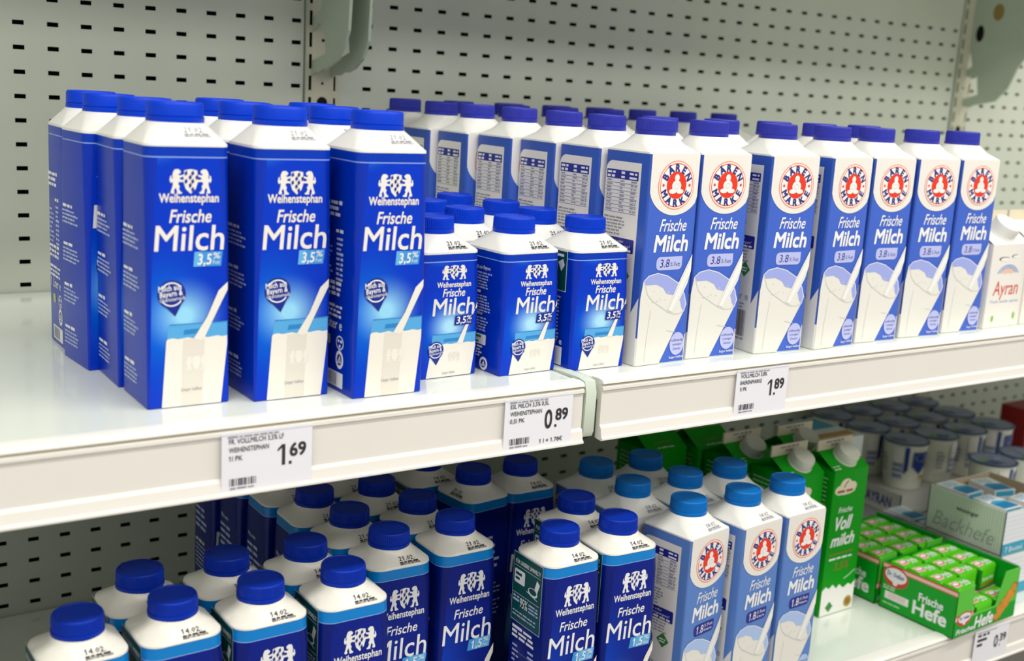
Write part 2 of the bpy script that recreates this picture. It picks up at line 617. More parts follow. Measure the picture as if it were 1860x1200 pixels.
# ---------------------------------------------------------------- blue litre carton
def blue_left_text(P, d, kind, H):
    """the two kinds of side panel; s from the back edge"""
    k = H / 0.2175
    if kind == 'text':
        for i, zt in enumerate((0.149, 0.113, 0.074, 0.033)):
            z = zt
            P.lines(0.006, 0.034, z, 1, 0.004, 0.0032, 'white_ink', 1, 10 + i, 0.1)
            P.lines(0.004, 0.05, z - 0.0055, 4, 0.0036, 0.0019, 'pale_side_ink', 1, 20 + i)
    elif kind == 'facts':
        P.lines(0.004, 0.046, 0.172, 3, 0.0052, 0.0034, 'white_ink', 1, 3, 0.25)
        P.lines(0.03, 0.046, 0.147, 1, 0.0052, 0.003, 'white_ink', 1, 4, 0.0)
        P.lines(0.032, 0.045, 0.140, 9, 0.0045, 0.0026, 'pale_side_ink', 1, 5, 0.0)
        P.lines(0.006, 0.026, 0.136, 9, 0.0045, 0.0022, 'pale_side_ink', 1, 6, 0.5)
        P.lines(0.004, 0.046, 0.1, 3, 0.0048, 0.0032, 'white_ink', 1, 7, 0.25)
        P.lines(0.004, 0.048, 0.079, 3, 0.0044, 0.0026, 'white_ink', 1, 8, 0.25)
        P.text('1 Liter e', 0.006, 0.046, 0.057, 0.066, 'white_ink', 1, 0.01, 0, 0, 2)
        P.rrect(0.014, 0.024, 0.041, 0.05, 0.002, 'yellow_green', 1)
        P.ring(0.043, 0.0455, 0.0075, 0.0065, 0.0012, 'white_ink', 1, 28)
        for a in range(3):
            P.ell(0.043 + 0.003 * math.cos(a * 2.1 + 0.5), 0.0455 + 0.003 * math.sin(a * 2.1 + 0.5), 0.0018, 0.0015, 'white_ink', 1, 10)
        pack_symbol(P, 0.043, 0.03, 0.0075, 0.0085)
        P.rect(0.012, 0.05, 0.004, 0.018, 'white_ink', 1)
        P.bars(0.015, 0.038, 0.0055, 0.0165, 'ink_grey', 2, 9, 0.0006)


def make_litre(name, label, kind, group):
    w = d = 0.07
    H = 0.2175
    t = thing(name, label, 'milk carton', group=group)
    mb = MB()
    fr = ['litre_print', 'blue_board', 'litre_print', 'blue_board', 'blue_board']
    mb.loft([(0.0, .0345, .0345, .0015, 'blue_board'), (0.0012, .035, .035, .0018, fr), (0.03, .035, .035, .0025, fr), (0.11, .035, .035, .004, fr), (0.17, .035, .035, .007, fr),
             (0.2081, .035, .035, .0095, 'blue_line'), (0.2089, .035, .035, .0095, 'blue_band'), (H, .035, .035, .01, 'blue_band')], 7)
    P = Print(mb, front_map(w, d))
    crest(P, 0.019, 0.0538, 0.179, 0.199, 'cream_ink', 'deep_blue', 1)
    P.text('Weihenstephan', 0.0105, 0.0598, 0.1722, 0.1792, 'cream_ink', 1, 0.028)
    P.text('Frische', 0.0188, 0.0537, 0.1557, 0.166, 'cream_ink', 1, 0.02, 0.22)
    P.text('Milch', 0.0064, 0.0645, 0.1327, 0.153, 'cream_ink', 1, 0.012, 0.08)
    P.poly([(0.0385, 0.1188), (0.0622, 0.1188), (0.0636, 0.1312), (0.0395, 0.1312)], 'tag_blue', 1)
    P.poly([(0.0385, 0.1188), (0.045, 0.1188), (0.0455, 0.1312), (0.0395, 0.1312)], 'tag_blue_light', 2)
    P.text('3,5', 0.042, 0.054, 0.1205, 0.1292, 'white_ink', 3, 0.02, 0.15)
    P.text('%', 0.0555, 0.0612, 0.1252, 0.1302, 'white_ink', 3, 0.012, 0.1)
    P.text('Fett', 0.055, 0.061, 0.1205, 0.1238, 'white_ink', 3, 0, 0.1, 0, 1)
    pin(P, 0.0203, 0.0965, 0.0118, (0.003, -0.0185))
    # printed glass of milk
    P.poly([(0.0175, 0.07), (0.0678, 0.0715), (0.0678, 0.058), (0.0162, 0.0575)], 'glass_ink', 1)
    P.rect(0.0185, 0.068, 0.0705, 0.0712, 'glass_dark_ink', 2)
    P.poly([(0.03, 0.062), (0.05, 0.0625), (0.05, 0.0665), (0.031, 0.066)], 'glass_dark_ink', 2)
    top = [(0.0157, 0.0575)] + [(0.017 + 0.0507 * i / 12, 0.059 + 0.0006 * math.sin(i * 2.1)) for i in range(13)] + [(0.0678, 0.052)]
    P.poly([(0.0117, 0.0006)] + top[:] [::1] + [(0.0625, 0.0006)], 'cream_ink', 3)
    P.poly([(0.028, 0.0006), (0.03, 0.058), (0.048, 0.058), (0.046, 0.0006)], 'cream_shade', 4)
    P.poly([(0.0385, 0.058), (0.045, 0.056), (0.0478, 0.058), (0.0595, 0.082), (0.0678, 0.0985), (0.0678, 0.105), (0.06, 0.098), (0.05, 0.0755)][::-1], 'cream_ink', 5)
    crest(P, 0.032, 0.05, 0.031, 0.043, 'cream_ink', 'cream_shade', 5, True)
    P.text('Länger haltbar', 0.028, 0.046, 0.0135, 0.0165, 'ink_grey', 6, 0, 0, 0, 1)
    blue_left_text(Print(mb, left_map(w, d)), d, kind, H)
    mb.build('carton_body', t, 20)
    mb = MB()
    mb.loft([(H - 0.0006, .0352, .0352, .0102, 'top_white'), (H + 0.0016, .0352, .0352, .0108, 'top_white'), (H + 0.0026, .0342, .0342, .011, 'top_white'),
             (0.2352, .0236, .0236, .0228, 'top_white')], 8)
    date_print(mb, (-0.0288, 0.2276), 0.0106, 0.0152, '21.02.', 'ink_grey')
    mb.build('carton_top', t, 40)
    cap_mesh(0.0237, 0.0163, 'blue_cap', False, t, 0.2352)
    return t


def make_half(name, label, kind, group):
    w = d = 0.07
    H = 0.121
    t = thing(name, label, 'milk carton', group=group)
    mb = MB()
    fr = ['half_print', 'blue_board', 'half_print', 'blue_board', 'blue_board']
    mb.loft([(0.0, .0345, .0345, .0015, 'blue_board'), (0.001, .035, .035, .0018, fr), (0.03, .035, .035, .0025, fr), (0.078, .035, .035, .0045, fr),
             (0.1128, .035, .035, .0095, 'blue_line'), (0.1136, .035, .035, .0095, 'blue_band'), (H, .035, .035, .01, 'blue_band')], 7)
    P = Print(mb, front_map(w, d))
    crest(P, 0.0255, 0.0538, 0.0955, 0.1095, 'cream_ink', 'deep_blue', 1)
    P.text('Weihenstephan', 0.0205, 0.0592, 0.0885, 0.0935, 'cream_ink', 1, 0.028)
    P.text('Frische', 0.0272, 0.0528, 0.0792, 0.0868, 'cream_ink', 1, 0.02, 0.22)
    P.text('Milch', 0.0165, 0.0645, 0.0615, 0.0775, 'cream_ink', 1, 0.012, 0.08)
    P.poly([(0.0415, 0.0508), (0.0622, 0.0508), (0.0632, 0.0602), (0.0425, 0.0602)], 'deep_blue', 6)
    P.text('3,5', 0.0438, 0.055, 0.0523, 0.059, 'white_ink', 7, 0.02, 0.15)
    P.text('%', 0.056, 0.0615, 0.0555, 0.0597, 'white_ink', 7, 0.012, 0.1)
    P.text('Fett', 0.056, 0.0612, 0.052, 0.0546, 'white_ink', 7, 0, 0.1, 0, 1)
    P.poly([(0.0175, 0.0425), (0.0676, 0.0425), (0.0676, 0.031), (0.0165, 0.031)], 'glass_ink', 1)
    P.rect(0.0185, 0.068, 0.0425, 0.0432, 'glass_dark_ink', 2)
    P.poly([(0.03, 0.035), (0.05, 0.0353), (0.05, 0.0385), (0.031, 0.038)], 'glass_dark_ink', 2)
    top = [(0.0165, 0.0295)] + [(0.018 + 0.0495 * i / 12, 0.033 + 0.0005 * math.sin(i * 2.1)) for i in range(13)] + [(0.0676, 0.029)]
    P.poly([(0.0115, 0.0006)] + top + [(0.0635, 0.0006)], 'cream_ink', 3)
    P.poly([(0.0455, 0.0325), (0.0525, 0.0325), (0.0575, 0.048), (0.0655, 0.0655), (0.0674, 0.073), (0.0674, 0.0665), (0.064, 0.0645), (0.0555, 0.052)], 'cream_ink', 5)
    crest(P, 0.036, 0.05, 0.0155, 0.0245, 'cream_shade', 'cream_ink', 4, True)
    P.text('Länger haltbar', 0.03, 0.045, 0.0035, 0.006, 'ink_grey', 6, 0, 0, 0, 1)
    pin(P, 0.0215, 0.0275, 0.0088, (0.001, -0.0145), 6)
    L = Print(mb, left_map(w, d))
    if kind == 'text':
        L.text('Beste Milch aus Bayern', 0.008, 0.047, 0.1015, 0.1052, 'white_ink', 1, 0.01, 0, 0, 1)
        L.lines(0.008, 0.05, 0.0985, 6, 0.0029, 0.0017, 'pale_side_ink', 1, 31, 0.15)
        L.lines(0.008, 0.038, 0.0805, 1, 0.004, 0.003, 'white_ink', 1, 32, 0.0)
        L.lines(0.008, 0.05, 0.0755, 6, 0.0029, 0.0017, 'pale_side_ink', 1, 33, 0.15)
        L.text('Länger haltbar', 0.008, 0.038, 0.0558, 0.059, 'white_ink', 1, 0.01, 0, 0, 1)
        L.lines(0.008, 0.048, 0.0535, 5, 0.003, 0.0018, 'pale_side_ink', 1, 34, 0.15)
        L.rrect(0.008, 0.045, 0.026, 0.0365, 0.001, 'white_ink', 1)
        L.lines(0.012, 0.042, 0.035, 2, 0.005, 0.0025, 'badge_green', 2, 35)
        L.lines(0.008, 0.043, 0.0245, 4, 0.003, 0.0019, 'white_ink', 1, 36)
        pack_symbol(L, 0.043, 0.0075, 0.0068, 0.0066)
        L.lines(0.008, 0.028, 0.011, 2, 0.005, 0.0016, 'pale_side_ink', 1, 37)
    else:
        L.rect(0.006, 0.056, 0.079, 0.1205, 'white_ink', 1)
        L.rect(0.0068, 0.0552, 0.0798, 0.1197, 'eco_green', 2)
        L.lines(0.012, 0.05, 0.117, 1, 0.004, 0.003, 'white_ink', 3, 41, 0.0)
        L.poly([(0.041, 0.108), (0.049, 0.112), (0.052, 0.106), (0.047, 0.099)], 'white_ink', 3)
        L.lines(0.012, 0.05, 0.092, 3, 0.004, 0.002, 'pale_side_ink', 3, 42)
        L.lines(0.03, 0.05, 0.074, 12, 0.0038, 0.0022, 'pale_side_ink', 1, 43, 0.2)
        L.text('0,5 Liter e', 0.01, 0.055, 0.0245, 0.031, 'white_ink', 1, 0.01, 0, 0, 2)
        L.rect(0.03, 0.056, 0.003, 0.022, 'white_ink', 1)
        L.bars(0.032, 0.048, 0.005, 0.02, 'ink_grey', 2, 9, 0.0006)
    mb.build('carton_body', t, 20)
    mb = MB()
    mb.loft([(H - 0.0006, .0352, .0352, .0102, 'top_white'), (H + 0.0016, .0352, .0352, .0108, 'top_white'), (H + 0.0024, .0344, .0344, .0115, 'top_white'),
             (0.131, .0275, .0275, .02, 'top_white'), (0.1375, .0212, .0212, .0206, 'top_white')], 8)
    date_print(mb, (-0.0309, 0.1273), 0.0069, 0.0076, '21.02.')
    mb.build('carton_top', t, 40)
    cap_mesh(0.0214, 0.0157, 'blue_cap', True, t, 0.1373)
    return t


# ---------------------------------------------------------------- dark blue 1.5 % bottle carton
def make_navy(name, label, kind, date, group):
    w, d = 0.07, 0.066
    H = 0.2245
    t = thing(name, label, 'milk carton', group=group)
    mb = MB()
    fr = ['navy_print', 'navy_board', 'navy_print', 'navy_board', 'navy_board']
    hx, hy = w / 2, d / 2
    mb.loft([(0.0, hx - .0005, hy - .0005, .0015, 'navy_board'), (0.0012, hx, hy, .0018, fr), (0.2, hx, hy, .010, fr), (0.2128, hx, hy, .0135, 'blue_line'),
             (0.2134, hx, hy, .0137, 'sky_band'), (H - 0.0006, hx, hy, .0155, 'white_ink'), (H, hx, hy, .0155, 'white_ink')], 7)
    P = Print(mb, front_map(w, d))
    crest(P, 0.0215, 0.0545, 0.180, 0.2025, 'white_ink', 'logo_navy', 1)
    P.text('Weihenstephan', 0.012, 0.0605, 0.1712, 0.1785, 'white_ink', 1, 0.02)
    P.text('Frische', 0.0185, 0.0535, 0.1535, 0.1635, 'white_ink', 1, 0.012, 0.2)
    P.text('Milch', 0.0055, 0.0648, 0.1265, 0.1485, 'white_ink', 1, 0.004, 0.06)
    P.poly([(0.0365, 0.1138), (0.0638, 0.1138), (0.0655, 0.1262), (0.0385, 0.1262)], 'tag_blue_light', 1)
    P.poly([(0.0365, 0.1138), (0.0445, 0.1138), (0.0462, 0.1262), (0.0385, 0.1262)], 'tag_blue', 2)
    P.text('1,5', 0.0415, 0.0545, 0.1155, 0.1242, 'white_ink', 3, 0.012, 0.12)
    P.text('%', 0.0565, 0.0628, 0.1205, 0.1252, 'white_ink', 3, 0.01, 0.1)
    P.text('Fett', 0.056, 0.062, 0.1152, 0.1188, 'white_ink', 3, 0, 0.1, 0, 1)
    pin(P, 0.02, 0.09, 0.0125, (0.003, -0.019))
    P.poly([(0.0175, 0.066), (0.0685, 0.0665), (0.069, 0.054), (0.0162, 0.0535)], 'glass_ink', 1)
    P.poly([(0.0117, 0.0006), (0.0157, 0.0535), (0.03, 0.055), (0.05, 0.0545), (0.0688, 0.053), (0.0625, 0.0006)], 'cream_ink', 3)
    P.poly([(0.0385, 0.054), (0.0478, 0.054), (0.0595, 0.082), (0.0692, 0.106), (0.0692, 0.116), (0.06, 0.1), (0.05, 0.0755)], 'cream_ink', 5)
    L = Print(mb, left_map(w, d))
    if kind == 'eco':
        L.rect(0.004, 0.0565, 0.1475, 0.2235, 'white_ink', 1)
        L.rect(0.0045, 0.056, 0.1481, 0.2229, 'eco_green', 2)
        L.text('FÜR UNSERE UMWELT!', 0.008, 0.0525, 0.2118, 0.2172, 'white_ink', 3, 0.012, 0, 0, 2)
        L.rect(0.006, 0.0535, 0.2088, 0.2092, 'white_ink', 3)
        L.rrect(0.007, 0.026, 0.1905, 0.2055, 0.002, 'white_ink', 3)
        L.lines(0.009, 0.024, 0.2025, 2, 0.005, 0.0032, 'eco_green', 4, 51, 0.1)
        L.ell(0.041, 0.19, 0.0085, 0.0048, 'white_ink', 3, 24)
        L.ell(0.041, 0.1908, 0.0068, 0.0034, 'eco_green', 4, 24)
        L.poly([(0.044, 0.1955), (0.0475, 0.206), (0.0528, 0.2025), (0.0485, 0.1915)][::-1], 'white_ink', 3)
        L.stroke([(0.03, 0.1875), (0.05, 0.184)], 0.0007, 'white_ink', 3)
        L.rect(0.006, 0.0535, 0.1788, 0.1792, 'white_ink', 3)
        L.lines(0.007, 0.018, 0.177, 2, 0.0042, 0.0026, 'pale_side_ink', 3, 52, 0.0)
        L.text('95%', 0.0195, 0.033, 0.166, 0.1765, 'white_ink', 3, 0.006, 0.08, 0, 2)
        L.lines(0.035, 0.053, 0.1755, 3, 0.0036, 0.0022, 'pale_side_ink', 3, 53, 0.15)
        L.lines(0.007, 0.053, 0.160, 2, 0.004, 0.0018, 'pale_side_ink', 3, 54, 0.1)
        L.lines(0.008, 0.05, 0.143, 3, 0.005, 0.0034, 'white_ink', 1, 55, 0.12)
        L.lines(0.01, 0.03, 0.122, 12, 0.0056, 0.0024, 'pale_side_ink', 1, 56, 0.5)
        L.lines(0.038, 0.05, 0.124, 12, 0.0056, 0.0026, 'pale_side_ink', 1, 57, 0.1)
        L.ring(0.029, 0.09, 0.022, 0.035, 0.0003, 'pale_side_ink', 1, 4, PI / 4, 2 * PI + PI / 4)
        L.lines(0.008, 0.05, 0.055, 4, 0.0045, 0.003, 'white_ink', 1, 58, 0.2)
    else:
        L.text('Was, wenn', 0.012, 0.034, 0.176, 0.181, 'white_ink', 1, 0.008, 0, 0, 1)
        L.lines(0.01, 0.05, 0.169, 4, 0.008, 0.0042, 'pale_side_ink', 1, 61, 0.2)
        L.lines(0.01, 0.04, 0.126, 1, 0.004, 0.004, 'white_ink', 1, 62, 0.0)
        L.lines(0.01, 0.05, 0.118, 6, 0.0055, 0.0022, 'pale_side_ink', 1, 63, 0.2)
        L.lines(0.01, 0.05, 0.07, 6, 0.0055, 0.0022, 'pale_side_ink', 1, 64, 0.2)
        R = Print(mb, lambda u, z, off: (w / 2 + off, u - d / 2, z))
        R.text('Was, wenn', 0.016, 0.038, 0.176, 0.181, 'white_ink', 1, 0.008, 0, 0, 1)
        R.lines(0.012, 0.054, 0.169, 4, 0.0085, 0.0042, 'pale_side_ink', 1, 61, 0.2)
        R.lines(0.012, 0.054, 0.12, 8, 0.0055, 0.0022, 'pale_side_ink', 1, 65, 0.2)
    mb.build('carton_body', t, 20)
    mb = MB()
    mb.loft([(H - 0.0004, hx + .0003, hy + .0003, .0158, 'plastic_white'), (H + 0.0012, hx + .0002, hy + .0002, .0165, 'plastic_white'), (H + 0.0024, hx - .0014, hy - .0014, .0175, 'plastic_white'),
             (H + 0.0068, .0275, .0265, .0215, 'plastic_white'), (0.2352, .0228, .0226, .0218, 'plastic_white'), (0.2392, .0212, .0212, .0208, 'plastic_white')], 10)
    date_print(mb, (-0.0288, 0.2293), 0.0050, 0.0044, date)
    mb.build('plastic_shoulder', t, 50)
    cap_mesh(0.0214, 0.0168, 'navy_cap', True, t, 0.2378)
    return t


# ---------------------------------------------------------------- red-logo carton
def logo(P, cx, cz, r):
    P.ell(cx, cz, r, r, 'logo_orange', 4, 48)
    P.ell(cx, cz, r * 0.955, r * 0.955, 'milk_ink', 5, 48)
    P.ring(cx, cz, r * 0.9, r * 0.9, r * 0.035, 'logo_red', 6, 48)
    P.ell(cx, cz, r * 0.54, r * 0.56, 'logo_red', 6, 40)
    P.arc('BÄREN', cx, cz, r * 0.715, r * 0.41, PI / 2, 0.54, 'logo_navy', 7, 0.035)
    P.arc('MARKE', cx, cz, r * 0.715, r * 0.41, -PI / 2, 0.54, 'logo_navy', 7, 0.035, True)
    for s in (-1, 1):
        for q in range(3):
            a = q * PI / 3 + 0.5
            dx, dz = math.cos(a) * r * 0.07, math.sin(a) * r * 0.07
            P.stroke([(cx + s * r * 0.72 - dx, cz - dz), (cx + s * r * 0.72 + dx, cz + dz)], r * 0.03, 'logo_red', 7)
    # plain seated white figure of the emblem
    P.ell(cx, cz + r * 0.3, r * 0.13, r * 0.15, 'milk_ink', 7, 20)
    P.ell(cx, cz - r * 0.03, r * 0.25, r * 0.23, 'milk_ink', 7, 24)
    P.ell(cx - r * 0.2, cz - r * 0.25, r * 0.2, r * 0.1, 'milk_ink', 7, 20)
    P.ell(cx + r * 0.2, cz - r * 0.25, r * 0.2, r * 0.1, 'milk_ink', 7, 20)
    P.ring(cx, cz - r * 0.04, r * 0.13, r * 0.12, r * 0.02, 'milk_grey', 8, 16)


def make_redlogo(name, label, low, group):
    """low: the 1.8 % kind with lighter blue print and azure cap"""
    w = d = 0.07
    H = 0.2205
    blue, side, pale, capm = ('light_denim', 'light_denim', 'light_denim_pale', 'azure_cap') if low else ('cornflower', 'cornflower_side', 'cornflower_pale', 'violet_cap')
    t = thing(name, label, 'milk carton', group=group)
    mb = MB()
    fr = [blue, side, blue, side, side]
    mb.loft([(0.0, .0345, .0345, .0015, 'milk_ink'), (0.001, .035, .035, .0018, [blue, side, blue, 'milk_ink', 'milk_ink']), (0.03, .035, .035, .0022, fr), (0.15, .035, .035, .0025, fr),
             (H, .035, .035, .003, fr)], 5)
    P = Print(mb, front_map(w, d))
    cx, cz, R = 0.037, 0.1895, 0.033
    pts = [(0.0018, H - 0.0002), (0.0018, 0.1895)]
    pts += [(cx + 0.0362 * math.cos(a), cz + 0.0315 * math.sin(a)) for a in [PI + PI * i / 24 for i in range(1, 24) ] if 0.0018 < cx + 0.0362 * math.cos(a) < 0.068]
    pts += [(0.0682, cz - 0.012), (0.0682, H - 0.0002)]
    P.poly(pts, 'panel_ivory', 3)
    logo(P, 0.0375, 0.189, 0.0252)
    P.text('Frische', 0.0192, 0.0567, 0.1415, 0.154, 'white_ink', 2, 0.004 if low else 0.012, 0.35)
    P.text('Milch', 0.0138, 0.0605, 0.1205, 0.1372, 'white_ink', 2, 0.03, 0.12)
    P.rrect(0.0188, 0.0548, 0.1008, 0.1148, 0.005, 'table_navy' if low else 'lilac', 2, (1, 0, 1, 1))
    pm = 'white_ink' if low else 'logo_navy'
    if low:
        P.text('1.8', 0.0235, 0.036, 0.1032, 0.1125, pm, 3, 0.0, 0.1)
        P.text('% Fett', 0.0375, 0.0525, 0.1085, 0.1125, pm, 3, 0.0, 0.1, 0, 1)
        P.text('fettarm', 0.0375, 0.0515, 0.1035, 0.107, pm, 3, 0.0, 0.1, 0, 1)
    else:
        P.text('3.8', 0.024, 0.0372, 0.1038, 0.1122, pm, 3, 0.0, 0.1)
        P.text('% Fett', 0.0385, 0.0522, 0.1045, 0.109, pm, 3, 0.0, 0.1, 0, 1)
    # printed glass
    body = [(0.0003, 0.0008), (0.0003, 0.0725), (0.003, 0.0905), (0.009, 0.094), (0.02, 0.0955), (0.034, 0.092), (0.05, 0.0835), (0.0632, 0.0715), (0.0665, 0.063), (0.0629, 0.0546), (0.0334, 0.0008)]
    P.poly(body, 'milk_glass', 3)
    rim = [(0.0035, 0.0905), (0.0095, 0.0955), (0.0218, 0.0978), (0.036, 0.0945), (0.0526, 0.0857), (0.062, 0.074), (0.0655, 0.063), (0.063, 0.055), (0.059, 0.06), (0.057, 0.0665), (0.048, 0.0735), (0.0435, 0.0741), (0.0361, 0.0758), (0.031, 0.082), (0.0207, 0.0862), (0.0066, 0.0858)]
    P.poly(rim, pale, 4)
    P.stroke(rim[:8], 0.0009, 'milk_ink', 5)
    P.stroke([(0.0045, 0.089), (0.0099, 0.0758), (0.0175, 0.0688), (0.0279, 0.0628), (0.04, 0.056), (0.0483, 0.0532), (0.0565, 0.053), (0.0628, 0.0551)], 0.0009, 'milk_grey', 5)
    P.poly([(0.0392, 0.0584), (0.0519, 0.0858), (0.0635, 0.1075), (0.0684, 0.1165), (0.0684, 0.0985), (0.0649, 0.0852), (0.0542, 0.066), (0.047, 0.055)], 'milk_ink', 6)
    P.stroke([(0.0402, 0.0575), (0.053, 0.084), (0.0665, 0.11)], 0.0006, 'milk_grey', 7)
    P.stroke([(0.046, 0.056), (0.056, 0.073), (0.066, 0.093)], 0.0005, 'milk_grey', 7)
    P.stroke([(0.04, 0.036), (0.054, 0.033)], 0.0006, 'milk_grey', 5)
    P.stroke([(0.016, 0.06), (0.013, 0.03), (0.012, 0.004)], 0.0005, 'milk_grey', 5)
    rb = random.Random(4)
    for _ in range(9):
        P.ell(0.012 + rb.random() * 0.03, 0.066 + rb.random() * 0.014, 0.0011, 0.0007, 'milk_grey', 4, 8)
    P.ell(0.0572, 0.0205, 0.0103, 0.0125, 'lilac' if not low else pale, 5, 30)
    P.text('vollmundig', 0.0488, 0.0655, 0.0228, 0.0258, 'logo_navy', 6, 0, 0.1, 0.03, 1)
    P.text('cremiger', 0.0505, 0.0642, 0.0184, 0.021, 'logo_navy', 6, 0, 0.1, 0.03, 1)
    P.text('Genuss', 0.0518, 0.0628, 0.0136, 0.0165, 'logo_navy', 6, 0, 0.1, 0.03, 1)
    P.text('länger haltbar', 0.0475, 0.0675, 0.0045, 0.0072, 'white_ink', 5, 0.01, 0, 0.02, 1)
    # left face: nutrition panel
    L = Print(mb, left_map(w, d))
    L.rrect(0.002, 0.0572, 0.0006, 0.2095, 0.01, 'panel_ivory', 1, (0, 0, 1, 0))
    L.poly([(0.0571, 0.0006), (0.068, 0.0006), (0.068, 0.0725), (0.0571, 0.055)], 'milk_glass', 1)
    L.rect(0.0035, 0.0538, 0.1912, 0.2005, 'table_navy', 2)
    for (a, b) in ((0.005, 0.018), (0.027, 0.033), (0.04, 0.052)):
        L.lines(a, b, 0.1992, 2, 0.0042, 0.0026, 'white_ink', 3, int(a * 1e4), 0.1)
    for i in range(9):
        z = 0.187 - i * 0.0038
        L.rect(0.0035, 0.0536, z - 0.0002, z + 0.0002, 'ink_grey' if i % 2 else 'table_navy', 2)
        L.lines(0.005, 0.016, z + 0.0032, 1, 0.003, 0.0018, 'ink_grey', 2, i, 0.4)
        L.lines(0.026, 0.034, z + 0.0032, 1, 0.003, 0.0018, 'ink_grey', 2, 20 + i, 0.2)
        L.lines(0.043, 0.053, z + 0.0032, 1, 0.003, 0.0018, 'ink_grey', 2, 40 + i, 0.1)
    L.lines(0.004, 0.04, 0.152, 6, 0.0034, 0.0018, 'ink_grey', 2, 71, 0.35)
    L.rrect(0.004, 0.054, 0.116, 0.1305, 0.0015, 'table_navy', 2)
    L.text('Fragen oder', 0.012, 0.038, 0.1255, 0.1287, 'white_ink', 3, 0, 0.2, 0, 1)
    L.text('Anregungen?', 0.018, 0.049, 0.1212, 0.1243, 'white_ink', 3, 0, 0.2, 0, 1)
    L.lines(0.014, 0.05, 0.1198, 1, 0.004, 0.0026, 'white_ink', 3, 72, 0.0)
    L.lines(0.008, 0.05, 0.1138, 4, 0.0036, 0.0018, 'ink_grey', 2, 73, 0.35)
    L.poly([(0.042, 0.0835), (0.051, 0.0925), (0.042, 0.1015), (0.033, 0.0925)], 'badge_green', 2)
    L.lines(0.037, 0.047, 0.0945, 2, 0.003, 0.0016, 'white_ink', 3, 74, 0.1)
    L.ring(0.017, 0.0905, 0.0105, 0.0105, 0.0016, 'table_navy', 2, 28)
    L.ring(0.017, 0.0905, 0.007, 0.007, 0.001, 'table_navy', 2, 20)
    L.text('1 Liter e', 0.01, 0.052, 0.058, 0.0665, 'ink_grey', 2, 0.0, 0, 0, 2)
    L.lines(0.022, 0.05, 0.054, 2, 0.004, 0.0018, 'ink_grey', 2, 75, 0.2)
    L.bars(0.016, 0.0505, 0.016, 0.046, 'ink', 2, 11, 0.0007)
    L.lines(0.02, 0.05, 0.0145, 1, 0.004, 0.0026, 'ink_grey', 2, 76, 0.0)
    mb.build('carton_body', t, 20)
    mb = MB()
    mb.loft([(H - 0.0004, .0351, .0351, .0032, 'top_white'), (H + 0.0014, .0351, .0351, .0045, 'top_white'), (H + 0.0024, .034, .034, .0075, 'top_white'),
             (H + 0.009, .0275, .0275, .018, 'top_white'), (0.2382, .0213, .0213, .0208, 'top_white')], 9)
    if low:
        date_print(mb, (-0.0300, 0.2268), 0.0065, 0.0066, '18.02.', 'ink_grey')
    mb.build('carton_top', t, 45)
    cap_mesh(0.0214, 0.0168, capm, True, t, 0.2377)
    return t


# ---------------------------------------------------------------- gable-top cartons
def gable(mb, w, d, H, zr, zf, body, roof, fin):
    hx, hy = w / 2, d / 2
    mb.loft([(0, hx - .0005, hy - .0005, .001, body), (0.001, hx, hy, .0012, body), (H, hx, hy, .0012, body)], 2, capt=False)
    mb.quad((-hx, -hy, H), (hx, -hy, H), (hx, -0.0012, zr), (-hx, -0.0012, zr), roof)
    mb.quad((hx, hy, H), (-hx, hy, H), (-hx, 0.0012, zr), (hx, 0.0012, zr), roof)
    for s in (-1, 1):
        a, b, c, e, g = (s * hx, -hy, H), (s * hx, hy, H), (s * (hx - 0.02), 0, H + 0.006), (s * hx, -0.0012, zr), (s * hx, 0.0012, zr)
        for tri in ((a, c, e), (b, g, c), (a, b, c)):
            mb.add(list(tri) if s < 0 else list(tri)[::-1], [(0, 1, 2)], roof)
    mb.box(-hx, hx, -0.0013, 0.0013, zr - 0.002, zf, fin)


def slope_cap(t, m, y, z, ang, r=0.0165, h=0.015):
    mb = MB()
    mb.lathe([(r * 1.08, -0.004), (r * 1.08, 0.0012), (r, 0.0016), (r, h * 0.75), (r * 0.93, h), (r * 0.5, h + 0.0004)], m, 40)
    o = mb.build('screw_cap', t, 35)
    o.location = (0.004, y, z)
    o.rotation_euler = (ang, 0, 0)
    return o


